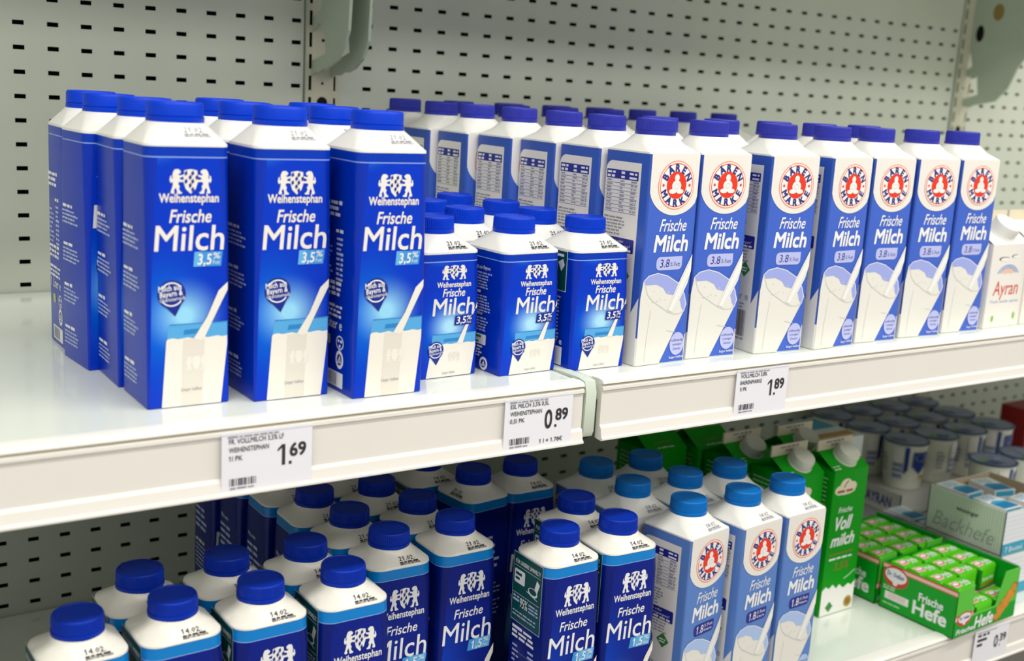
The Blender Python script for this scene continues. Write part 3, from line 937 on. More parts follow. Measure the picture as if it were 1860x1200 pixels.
def make_green(label, group):
    w = d = 0.07
    H, zr, zf = 0.211, 0.232, 0.2465
    t = thing('milk_carton', label, 'milk carton', group=group)
    mb = MB()
    gable(mb, w, d, H, zr, zr - 0.0005, 'leaf_green', 'leaf_green', 'leaf_green')
    P = Print(mb, front_map(w, d))
    for (a, b, ra, rb) in ((0.015, 0.184, 0.011, 0.007), (0.026, 0.19, 0.012, 0.0095), (0.038, 0.187, 0.010, 0.007), (0.026, 0.1815, 0.02, 0.005)):
        P.ell(a, b, ra, rb, 'cloud_cream', 1, 24)
    P.lines(0.009, 0.044, 0.1845, 1, 0.004, 0.0045, 'brown_ink', 2, 81, 0.0)
    P.stroke([(0.022, 0.187), (0.025, 0.192), (0.03, 0.196)], 0.002, 'brown_ink', 2)
    P.text('Frische', 0.0157, 0.0443, 0.1507, 0.1585, 'white_ink', 1, 0.01, 0.3)
    P.text('Voll', 0.0135, 0.047, 0.126, 0.1445, 'white_ink', 1, 0.03, 0.3)
    P.text('milch', 0.0075, 0.0555, 0.1025, 0.1195, 'white_ink', 1, 0.03, 0.3)
    P.lines(0.008, 0.058, 0.092, 1, 0.004, 0.0022, 'brown_ink', 1, 82, 0.0)
    P.lines(0.008, 0.058, 0.085, 1, 0.004, 0.0028, 'white_ink', 1, 83, 0.0)
    P.text('3,5%', 0.02, 0.05, 0.066, 0.0775, 'brown_ink', 1, 0.0, 0.1)
    sp = [(0.0008, 0.001), (0.0692, 0.001), (0.0692, 0.043), (0.062, 0.0375), (0.055, 0.041), (0.045, 0.036), (0.036, 0.043), (0.03, 0.038), (0.022, 0.045), (0.015, 0.04), (0.008, 0.044), (0.0008, 0.039)]
    P.poly(sp, 'milk_ink', 1)
    P.ell(0.058, 0.0135, 0.0085, 0.0085, 'gold', 2, 24)
    P.ell(0.058, 0.0135, 0.005, 0.005, 'brown_ink', 3, 16)
    P.poly([(0.019, 0.0045), (0.027, 0.0125), (0.019, 0.0205), (0.011, 0.0125)], 'badge_green', 2)
    P.stroke([(0.044, 0.05), (0.055, 0.054), (0.066, 0.06)], 0.001, 'white_ink', 1)
    sl = math.atan2(zr - H, d / 2)
    Fr = lambda u, s, off: (u - w / 2, -d / 2 + s * math.cos(sl) - off * math.sin(sl), H + s * math.sin(sl) + off * math.cos(sl))
    Q = Print(mb, Fr)
    Q.lines(0.004, 0.02, 0.036, 7, 0.005, 0.0022, 'pale_green_card', 1, 84, 0.2)
    L = Print(mb, left_map(w, d))
    L.lines(0.008, 0.06, 0.2, 16, 0.0062, 0.0016, 'pale_green_card', 1, 85, 0.05)
    Bk = Print(mb, lambda u, z, off: (w / 2 + off, u - d / 2, z))
    Bk.lines(0.008, 0.06, 0.2, 10, 0.0062, 0.0016, 'pale_green_card', 1, 86, 0.05)
    # the slope without a spout carries the cloud emblem
    Fb = lambda u, s, off: (w / 2 - u, d / 2 - s * math.cos(sl) + off * math.sin(sl), H + s * math.sin(sl) + off * math.cos(sl))
    Q = Print(mb, Fb)
    for (a, b, ra, rb) in ((0.024, 0.018, 0.009, 0.005), (0.034, 0.023, 0.01, 0.007), (0.045, 0.019, 0.009, 0.005), (0.034, 0.016, 0.016, 0.004)):
        Q.ell(a, b, ra, rb, 'cloud_cream', 1, 20)
    Q.lines(0.02, 0.05, 0.0185, 1, 0.004, 0.003, 'brown_ink', 2, 87, 0.0)
    Q.lines(0.02, 0.05, 0.008, 1, 0.004, 0.0025, 'pale_green_card', 1, 88, 0.0)
    mb.build('carton_body', t, 25)
    fb = MB()
    fb.box(-w / 2, w / 2, -0.0014, 0.0014, zr - 0.001, zf, 'fin_cream')
    F = Print(fb, lambda u, z, off: (u - w / 2, -0.0014 - off, z))
    F.lines(0.016, 0.052, 0.2445, 1, 0.003, 0.003, 'ink_grey', 1, 89, 0.05)
    F.lines(0.026, 0.04, 0.2395, 1, 0.003, 0.003, 'ink_grey', 1, 90, 0.05)
    fb.build('top_fin', t, 0)
    slope_cap(t, 'cap_grey', -0.0165, 0.2225, sl)
    return t


def make_ayran(label, group):
    w, d = 0.08, 0.08
    H, zr, zf = 0.112, 0.138, 0.152
    t = thing('ayran_carton', label, 'drink carton', group=group)
    mb = MB()
    gable(mb, w, d, H, zr, zr - 0.0005, 'panel_ivory', 'panel_ivory', 'panel_ivory')
    P = Print(mb, front_map(w, d))
    for k in range(6):
        r = 0.026 - k * 0.0028
        P.ring(0.04, 0.066, r, r * 0.72, 0.0012, 'ayran_blue' if k < 3 else 'ayran_peach', 1, 26, PI * (0.12 + 0.03 * k), PI * (0.88 - 0.03 * k))
    P.text('Ayran', 0.012, 0.068, 0.044, 0.063, 'ayran_red', 1, 0.004, 0.12)
    P.text('Türk usulü ayran', 0.008, 0.072, 0.0335, 0.0375, 'ayran_blue', 1, 0, 0, 0, 1)
    P.ell(0.028, 0.0925, 0.012, 0.0028, 'cow_dark', 1, 20)
    P.ell(0.03, 0.0918, 0.0105, 0.0024, 'milk_ink', 2, 20)
    P.ell(0.052, 0.0955, 0.008, 0.0022, 'cow_dark', 1, 20)
    P.ell(0.0545, 0.095, 0.008, 0.0018, 'milk_ink', 2, 20)
    P.ell(0.018, 0.0125, 0.003, 0.0045, 'leaf_print', 1, 14)
    P.ell(0.066, 0.0145, 0.003, 0.005, 'leaf_print', 1, 14)
    mb.build('carton_body', t, 25)
    fb = MB()
    fb.box(-w / 2, w / 2, -0.0014, 0.0014, zr - 0.001, zf, 'fin_cream')
    fb.build('top_fin', t, 0)
    slope_cap(t, 'top_white', -0.02, 0.1255, math.atan2(zr - H, d / 2), 0.0185, 0.016)
    return t


# ---------------------------------------------------------------- yeast boxes
HW, HD, HH = 0.148, 0.12, 0.0685


def oval_logo(P, cx, cz, rx, rz, layer=2):
    P.ell(cx, cz, rx, rz, 'stripe_red', layer, 32)
    P.ell(cx, cz + rz * 0.12, rx * 0.86, rz * 0.68, 'logo_white', layer + 1, 32)
    P.text('Dr. Oetker', cx - rx * 0.68, cx + rx * 0.68, cz - rz * 0.05, cz + rz * 0.42, 'logo_navy', layer + 2, 0.02, 0, 0, 1)
    P.ell(cx, cz - rz * 0.58, rx * 0.2, rz * 0.26, 'logo_white', layer + 2, 16)


def make_yeast_box(label, group):
    t = thing('yeast_display_box', label, 'box', group=group)
    mb = MB()
    th = 0.0012
    w, d, h = HW, HD, HH
    hx, hy = w / 2, d / 2
    mb.box(-hx, hx, -hy, hy, 0.0006, 0.002, 'hefe_green')
    mb.box(-hx, -hx + th, -hy, hy, 0.0006, h, 'hefe_green')
    mb.box(hx - th, hx, -hy, hy, 0.0006, h + 0.0055, 'hefe_green')
    mb.box(-hx, hx, hy - th, hy, 0.0006, h, 'hefe_green')
    L = Print(mb, left_map(w, d))
    L.rect(0.0005, d - 0.0005, h - 0.0085, h - 0.0005, 'stripe_red', 1)
    L.rect(0.0005, d - 0.0005, h - 0.0072, h - 0.0022, 'stripe_pink', 2)
    oval_logo(L, 0.0225, 0.052, 0.0205, 0.0155, 3)
    L.rect(0.008, 0.047, 0.0165, 0.0275, 'logo_white', 1)
    L.bars(0.014, 0.042, 0.0185, 0.0262, 'stripe_pink', 2, 12, 0.0007)
    L.lines(0.004, 0.024, 0.036, 2, 0.0035, 0.002, 'pale_green_card', 1, 91, 0.1)
    L.lines(0.006, 0.034, 0.011, 1, 0.0035, 0.002, 'pale_green_card', 1, 92, 0.0)
    L.text('Frische', 0.062, 0.1, 0.0335, 0.0445, 'white_ink', 2, 0.03)
    L.text('Hefe', 0.055, 0.107, 0.0125, 0.031, 'white_ink', 2, 0.035)
    mb.build('box_body', t, 0)
    fb = MB()
    poly = [(0, 0.0006), (w, 0.0006), (w, 0.074), (0.1125, 0.074), (0.0965, 0.027), (0.0415, 0.0272), (0.0365, 0.0705), (0, HH)]
    fb.prism(poly, lambda u, z: (u - hx, -hy, z), lambda u, z: (u - hx, -hy + th, z), 'hefe_light')
    P = Print(fb, front_map(w, d))
    P.rect(0.0005, w - 0.0005, 0.001, 0.0245, 'hefe_green', 1)
    P.poly([(0.0005, 0.0245), (0.0412, 0.0255), (0.041, 0.031), (0.0005, 0.0305)], 'stripe_pink', 1)
    P.poly([(0.0005, 0.0305), (0.041, 0.031), (0.0408, 0.033), (0.0005, 0.0325)], 'stripe_red', 1)
    oval_logo(P, 0.022, 0.0255, 0.017, 0.0105, 3)
    P.text('Frische', 0.006, 0.046, 0.0045, 0.0115, 'white_ink', 3, 0.03, 0.15)
    P.text('Hefe', 0.048, 0.093, 0.0045, 0.0215, 'white_ink', 3, 0.035, 0.15)
    rnd = random.Random(2)
    for k in range(16):
        a = k / 15
        for (dz, dx) in ((0, 0), (0.011, 0.004)):
            cx, cz = 0.101 + a * 0.036 + dx + rnd.uniform(-.002, .002), 0.008 + a * 0.03 + dz
            if cz < 0.05 + a * 0.02 and cx < w - 0.006:
                P.ell(cx, cz, 0.0065, 0.0052, 'bun_brown' if k % 3 == 0 else 'bun_gold', 2 + (k % 3), 14)
    fb.build('front_panel', t, 0)
    return t


def make_cube(label, group):
    t = MB()
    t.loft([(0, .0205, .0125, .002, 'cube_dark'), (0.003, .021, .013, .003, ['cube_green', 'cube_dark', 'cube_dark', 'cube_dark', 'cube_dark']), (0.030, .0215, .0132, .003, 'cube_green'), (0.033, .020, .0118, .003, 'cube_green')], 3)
    P = Print(t, lambda u, v, off: (u - .0195, v - .0115, 0.033 + off))
    P.poly([(0.0, 0.004), (0.016, 0.004), (0.02, 0.018), (0.003, 0.019)], 'stripe_pink', 1)
    P.ell(0.0095, 0.0115, 0.008, 0.0048, 'stripe_red', 2, 16)
    P.ell(0.0095, 0.0118, 0.0065, 0.0032, 'logo_white', 3, 16)
    P.text('Hefe', 0.02, 0.0375, 0.007, 0.0155, 'white_ink', 2, 0.03, 0.1, 0, 1)
    P.lines(0.02, 0.036, 0.005, 1, 0.003, 0.002, 'white_ink', 2, 93, 0.0)
    Q = Print(t, lambda u, z, off: (u - .021, -.013 - off, z))
    Q.rect(0.003, 0.039, 0.0055, 0.008, 'stripe_red', 1)
    Q.text('Frische Hefe', 0.006, 0.036, 0.012, 0.017, 'white_ink', 1, 0.03, 0.1, 0, 1)
    o = t.build('yeast_cube', None, 30)
    return tag(o, label, 'yeast', group)


# ---------------------------------------------------------------- dried yeast boxes, cups, trays
def open_box(name, label, cat, loc, w, d, h, outer, inner, th=0.0015, side=None, rz=0.0, group=None):
    t = thing(name, label, cat, loc, rz, group)
    mb = MB()
    hx, hy = w / 2, d / 2
    mb.box(-hx, hx, -hy, hy, 0, 0.002, inner)
    for (x0, x1, y0, y1) in ((-hx, -hx + th, -hy, hy), (hx - th, hx, -hy, hy), (-hx, hx, -hy, -hy + th), (-hx, hx, hy - th, hy)):
        mb.box(x0, x1, y0, y1, 0, h, outer)
        # board shows its own colour inside and on the cut edge
    e = 0.0002
    for (a, b, c, q) in (((-hx + th + e, -hy, 0), (-hx + th + e, hy, 0), (-hx + th + e, hy, h), (-hx + th + e, -hy, h)), ((hx - th - e, hy, 0), (hx - th - e, -hy, 0), (hx - th - e, -hy, h), (hx - th - e, hy, h)),
                         ((hx, -hy + th + e, 0), (-hx, -hy + th + e, 0), (-hx, -hy + th + e, h), (hx, -hy + th + e, h)), ((-hx, hy - th - e, 0), (hx, hy - th - e, 0), (hx, hy - th - e, h), (-hx, hy - th - e, h))):
        mb.quad(a, b, c, q, inner)
    if side:
        side(mb, w, d, h)
    mb.build('box_body', t, 0)
    return t


def dry_print(mb, w, d, h):
    L = Print(mb, left_map(w, d))
    n = int(d / 0.0045)
    for i in range(n):
        L.rect(0.002 + i * 0.0045, 0.0036 + i * 0.0045, 0.0005, h - 0.0005, 'pale_green_line', 1)
    L.text('wieninger', 0.05, 0.088, h * 0.66, h * 0.75, 'ink', 2, 0.02, 0, 0, 1)
    L.text('Backhefe', 0.012, d - 0.014, h * 0.16, h * 0.5, 'script_grey', 2, -0.004, 0.3)
    P = Print(mb, front_map(w, d))
    P.rect(0.0005, w - 0.0005, 0.0005, h - 0.0005, 'box_white', 1)
    for i in range(6):
        P.rect(0.0005, w - 0.0005, h * (0.36 + i * 0.1), h * (0.38 + i * 0.1), 'paper_edge', 2)
    P.rect(0.0005, w - 0.0005, 0.001, h * 0.27, 'teal', 2)
    P.text('7 Beutel', 0.008, 0.05, h * 0.07, h * 0.19, 'box_white', 3, 0.01, 0, 0, 1)


def make_sachet_box(label, group, w=0.04, d=0.055, h=0.022):
    mb = MB()
    hx, hy = w / 2, d / 2
    mb.box(-hx, hx, -hy, hy, 0, h, 'box_white')
    P = Print(mb, lambda u, v, off: (u - hx, v - hy, h + off))
    P.rect(0.002, w - 0.002, 0.003, d * 0.42, 'teal_dark', 1)
    P.poly([(0.002, d * 0.42), (w - 0.002, d * 0.42), (w - 0.002, d * 0.5), (w * 0.4, d * 0.6), (0.002, d * 0.5)], 'teal', 1)
    P.lines(0.004, w - 0.006, d * 0.9, 3, 0.005, 0.0025, 'teal', 1, 94)
    Q = Print(mb, lambda u, z, off: (u - hx, -hy - off, z))
    Q.rect(0.002, w - 0.002, h * 0.55, h * 0.95, 'teal', 1)
    o = mb.build('yeast_sachet_box', None, 0)
    return tag(o, label, 'box', group)


def make_cup(label, group):
    t = thing('yogurt_cup', label, 'cup', group=group)
    mb = MB()
    r0, r1, h = 0.0325, 0.0375, 0.083
    mb.lathe([(r0 - .001, 0), (r0, 0.001), (r0 + .0005, 0.016), (r0 + .0012, 0.0165), (r1, h - 0.003), (r1 + .002, h - .0025), (r1 + .002, h)], 'cup_white', 56)
    def cyl(a0):
        return lambda s, z, off: ((r0 + (r1 - r0) * z / h + .0016 + off) * math.cos(a0 + s / r1), (r0 + (r1 - r0) * z / h + .0016 + off) * math.sin(a0 + s / r1), z)
    P = Print(mb, cyl(math.radians(222)))
    for i in range(6):
        P.rect(0.003 * i - 0.009, 0.003 * i - 0.006, 0.02, 0.062, 'cup_grey' , 1)
        P.rect(0.003 * i - 0.009, 0.003 * i - 0.006, 0.048, 0.076, 'panel_ivory', 2)
        P.rect(0.003 * i - 0.009, 0.003 * i - 0.006, 0.028, 0.031, 'box_white', 2)
        P.rect(0.003 * i - 0.009, 0.003 * i - 0.006, 0.038, 0.04, 'box_white', 2)
    P.rect(0.011, 0.0145, 0.03, 0.078, 'cup_blue', 1)
    P.rect(0.0145, 0.018, 0.034, 0.078, 'cup_blue', 1)
    P = Print(mb, cyl(math.radians(285)))
    for i in range(9):
        P.rect(0.0035 * i - 0.016, 0.0035 * i - 0.0125, 0.03 + 0.003 * abs(i - 4), 0.07, 'cup_blue', 1)
    P.ell(0.0, 0.06, 0.011, 0.007, 'box_white', 2, 20)
    P.ell(0.008, 0.0235, 0.006, 0.004, 'tan', 1, 14)
    P = Print(mb, cyl(math.radians(185)))
    P.lines(-0.01, 0.008, 0.06, 5, 0.007, 0.003, 'cup_grey', 1, 95, 0.4)
    mb.build('cup_body', t, 35)
    lb = MB()
    lb.lathe([(r1 + .0025, h - .0015, 'lid_rim'), (r1 + .003, h + .0004, 'lid_rim'), (r1 + .001, h + .0012, 'lid_rim'), (r1 - .002, h + .0010, 'foil'), (r1 - .008, h + .0007, 'foil'), (0.012, h + .0009, 'foil')], 'foil', 56)
    Q = Print(lb, lambda u, v, off: (u, v, h + .0012 + off))
    Q.ell(-0.02, 0.012, 0.0095, 0.007, 'lid_lime', 1, 16)
    Q.poly([(-0.034, -0.008), (-0.01, -0.02), (-0.004, 0.0), (-0.03, 0.01)], 'lid_rim', 1)
    Q.ell(0.008, -0.004, 0.014, 0.006, 'cup_grey', 2, 20)
    lb.build('foil_lid', t, 35)
    return t


# ---------------------------------------------------------------- shelving
SHELF_LOW = -0.418
Y_BACK = 0.498
PX, PZ = 0.03852, 0.028176
HOLE_X0, HOLE_Z_UP, HOLE_Z_LOW = -0.0718, 0.3196, -0.3199
HOLE_XR = 0.3417


def grid_plate(mb, xs, zs, skip, y, m):
    idx, v, f = {}, [], []
    def vid(i, j):
        if (i, j) not in idx:
            idx[(i, j)] = len(v)
            v.append((xs[i], y, zs[j]))
        return idx[(i, j)]
    for i in range(len(xs) - 1):
        for j in range(len(zs) - 1):
            if not skip(i, j):
                f.append((vid(i, j), vid(i + 1, j), vid(i + 1, j + 1), vid(i, j + 1)))
    mb.add(v, f, m)


def back_panel(label, x0, x1, z0, z1, hx, hz, plain=None):
    t = thing('back_panel', label, 'back panel', ((x0 + x1) / 2, Y_BACK, z0))
    ox, oz = (x0 + x1) / 2, z0
    W2, H2 = 0.0064, 0.0026
    xs, zs = [x0], [z0]
    k = math.ceil((x0 + 0.004 - hx) / PX)
    while hx + k * PX + W2 < x1 - 0.001:
        if hx + k * PX - W2 > x0 + 0.001:
            xs += [hx + k * PX - W2, hx + k * PX + W2]
        k += 1
    k = math.ceil((z0 + 0.004 - hz) / PZ)
    while hz + k * PZ + H2 < z1 - 0.001:
        if hz + k * PZ - H2 > z0 + 0.001:
            zs += [hz + k * PZ - H2, hz + k * PZ + H2]
        k += 1
    xs.append(x1)
    zs.append(z1)
    xs = [x - ox for x in xs]
    zs = [z - oz for z in zs]
    mb = MB()
    grid_plate(mb, xs, zs, lambda i, j: i % 2 == 1 and j % 2 == 1, 0.0, 'panel_grey')
    mb.build('perforated_sheet', t, 0)
    if plain:
        pb = MB()
        pb.box(x0 - ox, x1 - ox, -0.001, 0.004, z1 - oz, plain - oz, 'panel_grey')
        pb.build('plain_top_strip', t, 0)
    b = MB()
    b.box(x0 - ox - 0.006, x1 - ox + 0.006, 0.021, 0.023, z0 - oz, z1 - oz, 'hole_shade')  # added black sheet, makes perforations and edge gaps look dark
    b.build('hole_dark_sheet', t, 0)
    return t


def upright(label, x0, x1, z0, z1, bolts):
    t = thing('shelf_upright', label, 'upright', ((x0 + x1) / 2, Y_BACK - 0.005, z0))
    ox = (x0 + x1) / 2
    xs = [x0, x0 + 0.0042, x0 + 0.0082, x1 - 0.0068, x1 - 0.0038, x1]
    zs = [z0]
    k = math.ceil((z0 + 0.012 - 0.268) / PZ)
    while 0.268 + k * PZ + 0.0095 < z1:
        zs += [0.268 + k * PZ - 0.0095, 0.268 + k * PZ + 0.0095]
        k += 1
    zs.append(z1)
    mb = MB()
    grid_plate(mb, [x - ox for x in xs], [z - z0 for z in zs], lambda i, j: i in (1, 3) and j % 2 == 1, 0.0, 'upright_cream')
    for x in (x0, x1):
        mb.quad((x - ox, 0.0, 0), (x - ox, 0.02, 0), (x - ox, 0.02, z1 - z0), (x - ox, 0.0, z1 - z0), 'bracket_green')
    mb.build('slotted_post', t, 0)
    b = MB()
    b.box(x0 - ox + 0.0005, x1 - ox - 0.0005, 0.008, 0.010, 0, z1 - z0, 'hole_shade')  # added black strip standing for the shade inside the slots
    b.build('slot_dark_strip', t, 0)
    for (dx, z, r) in bolts:
        hb = MB()
        hb.lathe([(r, 0.0), (r, 0.0006), (r * 0.5, 0.0008)], 'hole_shade', 28)  # flat black disc in place of a round hole's shaded depth
        o = hb.build('bolt_hole_dark', t, 30)
        o.rotation_euler = (PI / 2, 0, 0)
        o.location = (dx, 0.0002, z - z0)
    return t


def bracket(label, x, poly, th=0.004, slot=None):
    t = thing('shelf_bracket', label, 'bracket', (x, Y_BACK - 0.02, 0.29))
    mb = MB()
    y0, z0 = Y_BACK - 0.02, 0.29
    mb.prism([(p[0] - y0, p[1] - z0) for p in poly], lambda a, b: (-th / 2, a, b), lambda a, b: (th / 2, a, b), 'bracket_green')
    mb.build('bracket_plate', t, 0)
    if slot:
        sb = MB()
        sb.lathe([(1.0, 0.0), (1.0, 0.02), (0.6, 0.03)], 'hole_shade', 24)  # black oval laid on the plate, painted dark of an opening
        o = sb.build('mounting_hole_dark', t, 30)
        o.scale = (0.016, 0.009, 0.01)
        o.rotation_euler = (0.0, -PI / 2, 0.0)
        o.rotation_mode = 'XYZ'
        o.location = (-th / 2 + 0.0001, slot[0] - y0, slot[1] - z0)
        if len(slot) > 2:
            rb = MB()
            rb.lathe([(1.0, 0.0), (1.0, 0.02), (0.6, 0.03)], 'rust', 20)
            q = rb.build('sticker_residue', t, 30)
            q.scale = (0.016, 0.012, 0.008)
            q.rotation_euler = (0.0, -PI / 2, 0.0)
            q.location = (-th / 2 + 0.0001, slot[2] - y0, slot[3] - z0)
    return t


def shelf(label, x0, x1, z, yf=-0.12, rail=True):
    t = thing('shelf_board', label, 'shelf', ((x0 + x1) / 2, yf, z))
    h = (x1 - x0) / 2
    dy = -0.12 - 0.0
    mb = MB()
    depth = Y_BACK - 0.0045 - yf
    tr = [(0.0085, -0.0008), (0.012, 0.0), (depth, 0.0), (depth, -0.028), (0.028, -0.028), (0.028, -0.02), (0.0085, -0.02)]
    mb.prism(tr, lambda a, b: (-h, a, b), lambda a, b: (h, a, b), 'shelf_white')
    mb.build('shelf_plate', t, 0)
    if rail:
        lb = MB()
        lip = [(0.0185, 0.0003), (0.020, 0.0012), (0.008, 0.0016), (0.003, 0.0008), (0.0006, -0.0012), (0.0004, -0.0028), (0.004, -0.0036), (0.0085, -0.0036), (0.0085, -0.0006)]
        lb.prism(lip, lambda a, b: (-h, a, b), lambda a, b: (h, a, b), 'lip_white')
        lb.build('rail_lip', t, 30)
        rb = MB()
        pr = [(0.0085, -0.0036), (0.0035, -0.0037), (0.0032, -0.0052), (0.0006, -0.0062), (0.0004, -0.0092), (0.0022, -0.0102), (0.0022, -0.0452), (0.0008, -0.0462), (-0.0002, -0.0478),
              (-0.0018, -0.0565), (-0.0036, -0.0578), (-0.0038, -0.0596), (-0.0018, -0.0606), (0.0085, -0.0596)]
        ms = []
        rb.prism(pr, lambda a, b: (-h, a, b), lambda a, b: (h, a, b), 'rail_white')
        rb.m[0] = rb.mi('groove')
        rb.m[1] = rb.mi('groove')
        rb.build('price_rail', t, 12)
    return t


def price_label(label, x0, z1, w, h, rows, big, small, unit=None, dots=False):
    t = thing('price_label', label, 'price label', (x0, -0.1216, z1 - h))
    mb = MB()
    mb.box(0, w, 0, 0.0006, 0, h, 'paper')
    P = Print(mb, lambda u, z, off: (u, -off, z))
    P.rect(0, w, h - 0.0022, h - 0.0012, 'paper_edge', 1)
    P.lines(0.005, w * 0.62, h - 0.0026, 1, 0.002, 0.0016, 'ink_grey', 2, len(rows[0]), 0.0)
    z = h - 0.0092
    for i, (s, u1) in enumerate(rows):
        if dots:
            P.lines(0.006, u1, z + 0.004, 1, 0.004, 0.004, 'ink', 2, i + 7, 0.0)
        else:
            P.text(s, 0.006, u1, z, z + 0.0042, 'ink', 2, 0.008, 0, 0, 2)
        z -= 0.0072
    P.text(big, 0.0462 if big == '0' else 0.0478, 0.0545, h - 0.0325, h - 0.0145, 'ink', 2, 0.02 if big == '0' else 0.0, 0, 0, 3)
    if dots:
        P.poly([(0.0585, h - 0.0335), (0.0602, h - 0.0335), (0.0612, h - 0.030), (0.0595, h - 0.030)], 'ink', 2)
    else:
        P.rect(0.0578, 0.0603, h - 0.0325, h - 0.0298, 'ink', 2)
    P.text(small, 0.0588, 0.0728, h - 0.0255, h - 0.0145, 'ink', 2, 0.03, 0, 0, 3)
    if not dots:
        P.bars(0.0065, 0.0295, 0.0085, 0.0148, 'ink', 2, len(big + small), 0.0008)
        P.lines(0.007, 0.0275, 0.0072, 1, 0.002, 0.0016, 'ink_grey', 2, 9, 0.0)
    if unit:
        P.text(unit, 0.041, 0.068, 0.0068, 0.0112, 'ink', 2, 0.012, 0, 0, 2)
    mb.build('label_card', t, 0)
    return t


def structure(o):
    o['kind'] = 'structure'
    return o


fl = MB()
fl.box(-3, 5, -4.5, 1.0, -1.32, -1.3, 'floor_tile')
structure(fl.build('floor', None, 0))

ce = MB()
ce.box(-3, 5, -4.5, 1.0, 2.1, 2.12, 'top_white')
structure(ce.build('ceiling', None, 0))
wb = MB()
wb.box(-3, 5, 0.62, 0.64, -1.3, 2.1, 'floor_tile')
structure(wb.build('wall_back', None, 0))

XU = [(0.2872, 0.3345), (1.668, 1.717)]
back_panel('grey perforated back panel behind the blue litre cartons on the upper left shelf', -0.75, 0.2856, -0.030, 0.62, HOLE_X0, HOLE_Z_UP)
back_panel('grey perforated back panel above the red logo cartons on the upper shelf', 0.3364, 1.6664, -0.030, 0.4525, HOLE_XR, HOLE_Z_UP, 0.62)
back_panel('grey perforated back panel at the far upper right beyond the second upright', 1.7186, 2.75, -0.030, 0.62, 1.727, HOLE_Z_UP)
back_panel('dark shaded perforated back panel behind the navy cartons at the lower left', -0.75, 0.2856, -0.62, -0.032, HOLE_X0, HOLE_Z_LOW)
back_panel('shaded perforated back panel behind the green cartons on the lower shelf', 0.3364, 1.6664, -0.62, -0.032, HOLE_XR, HOLE_Z_LOW)
back_panel('shaded perforated back panel behind the cups at the lower right', 1.7186, 2.75, -0.62, -0.032, 1.727, HOLE_Z_LOW)
upright('cream slotted upright with a round hole between left and middle shelves', XU[0][0], XU[0][1], -0.62, 0.62, [(0.0005, 0.2426, 0.0076), (0.0005, 0.268, 0.0018), (0.0005, 0.3244, 0.0022)])
upright('cream slotted upright at the right behind the last red logo carton', XU[1][0], XU[1][1], -0.62, 0.62, [(0.0, 0.2426, 0.0076), (0.0, 0.3244, 0.0022), (0.0, -0.178, 0.0085)])
shelf('left upper white shelf carrying the blue litre cartons', -0.75, 0.318, 0.0)
shelf('middle upper white shelf carrying the red logo cartons', 0.341, 1.672, 0.0)
shelf('right upper white shelf continuing past the frame edge', 1.69, 2.75, 0.0)
shelf('left lower white shelf carrying the navy cartons', -0.75, 0.326, SHELF_LOW)
shelf('middle lower white shelf carrying the green yeast boxes', 0.334, 1.672, SHELF_LOW)
shelf('right lower white shelf under the far cups', 1.69, 2.75, SHELF_LOW)
shelf('white shelf above the middle bay over the brackets', 0.341, 1.672, 0.60, -0.01, False)
shelf('white shelf above the left bay over the first bracket', -0.75, 0.318, 0.60, 0.0, False)
# shelf side flange that shows in the gap between the two upper shelves
eb = MB()
pr = [(-0.1165, -0.0555), (-0.119, -0.05), (-0.1195, -0.01), (-0.116, 0.001), (-0.105, 0.003), (0.0, 0.0008), (0.45, 0.0008), (0.45, -0.03), (-0.10, -0.03), (-0.107, -0.0555)]
eb.prism([(a + 0.119, b + 0.056) for a, b in pr], lambda a, b: (0, a, b), lambda a, b: (0.0125, a, b), 'end_green')
o = eb.build('shelf_end_flange', None, 25, (0.3205, -0.119, -0.056))
tag(o, 'pale green shelf end flange in the gap between the upper price rails', 'bracket')

BR1 = [(0.493, 0.6), (0.462, 0.6), (0.462, 0.375), (0.466, 0.363), (0.4925, 0.352), (0.4925, 0.335), (0.47, 0.347), (0.462, 0.344), (0.452, 0.325), (0.449, 0.307), (0.4925, 0.297), (0.4925, 0.278),
       (0.478, 0.284), (0.472, 0.282), (0.455, 0.288), (0.447, 0.2865), (0.436, 0.291), (0.413, 0.299), (0.394, 0.318), (0.383, 0.336), (0.38, 0.373), (0.378, 0.6)]
BR2 = [(0.493, 0.6), (0.45, 0.6), (0.436, 0.376), (0.441, 0.335), (0.436, 0.31), (0.469, 0.301), (0.4925, 0.291), (0.4925, 0.277), (0.474, 0.281), (0.466, 0.280), (0.452, 0.286), (0.443, 0.284), (0.422, 0.289), (0.399, 0.302), (0.383, 0.324), (0.38, 0.375), (0.378, 0.6)]
BR3 = [(0.4925, 0.6), (0.4925, 0.44), (0.491, 0.395), (0.484, 0.368), (0.4925, 0.36), (0.4925, 0.347), (0.469, 0.347), (0.463, 0.313), (0.4925, 0.304), (0.4925, 0.289), (0.48, 0.290), (0.422, 0.302),
       (0.398, 0.328), (0.383, 0.366), (0.36, 0.40), (0.30, 0.43), (0.2, 0.45), (0.2, 0.6)]
bracket('pale green bracket hanging on the left side of the first upright', 0.297, BR1)
bracket('shaded green bracket on the right side of the first upright', 0.325, BR2)
bracket('large grey green bracket on the far right upright under the overhead shelf', 1.700, BR3, 0.004, (0.475, 0.43, 0.44, 0.47))

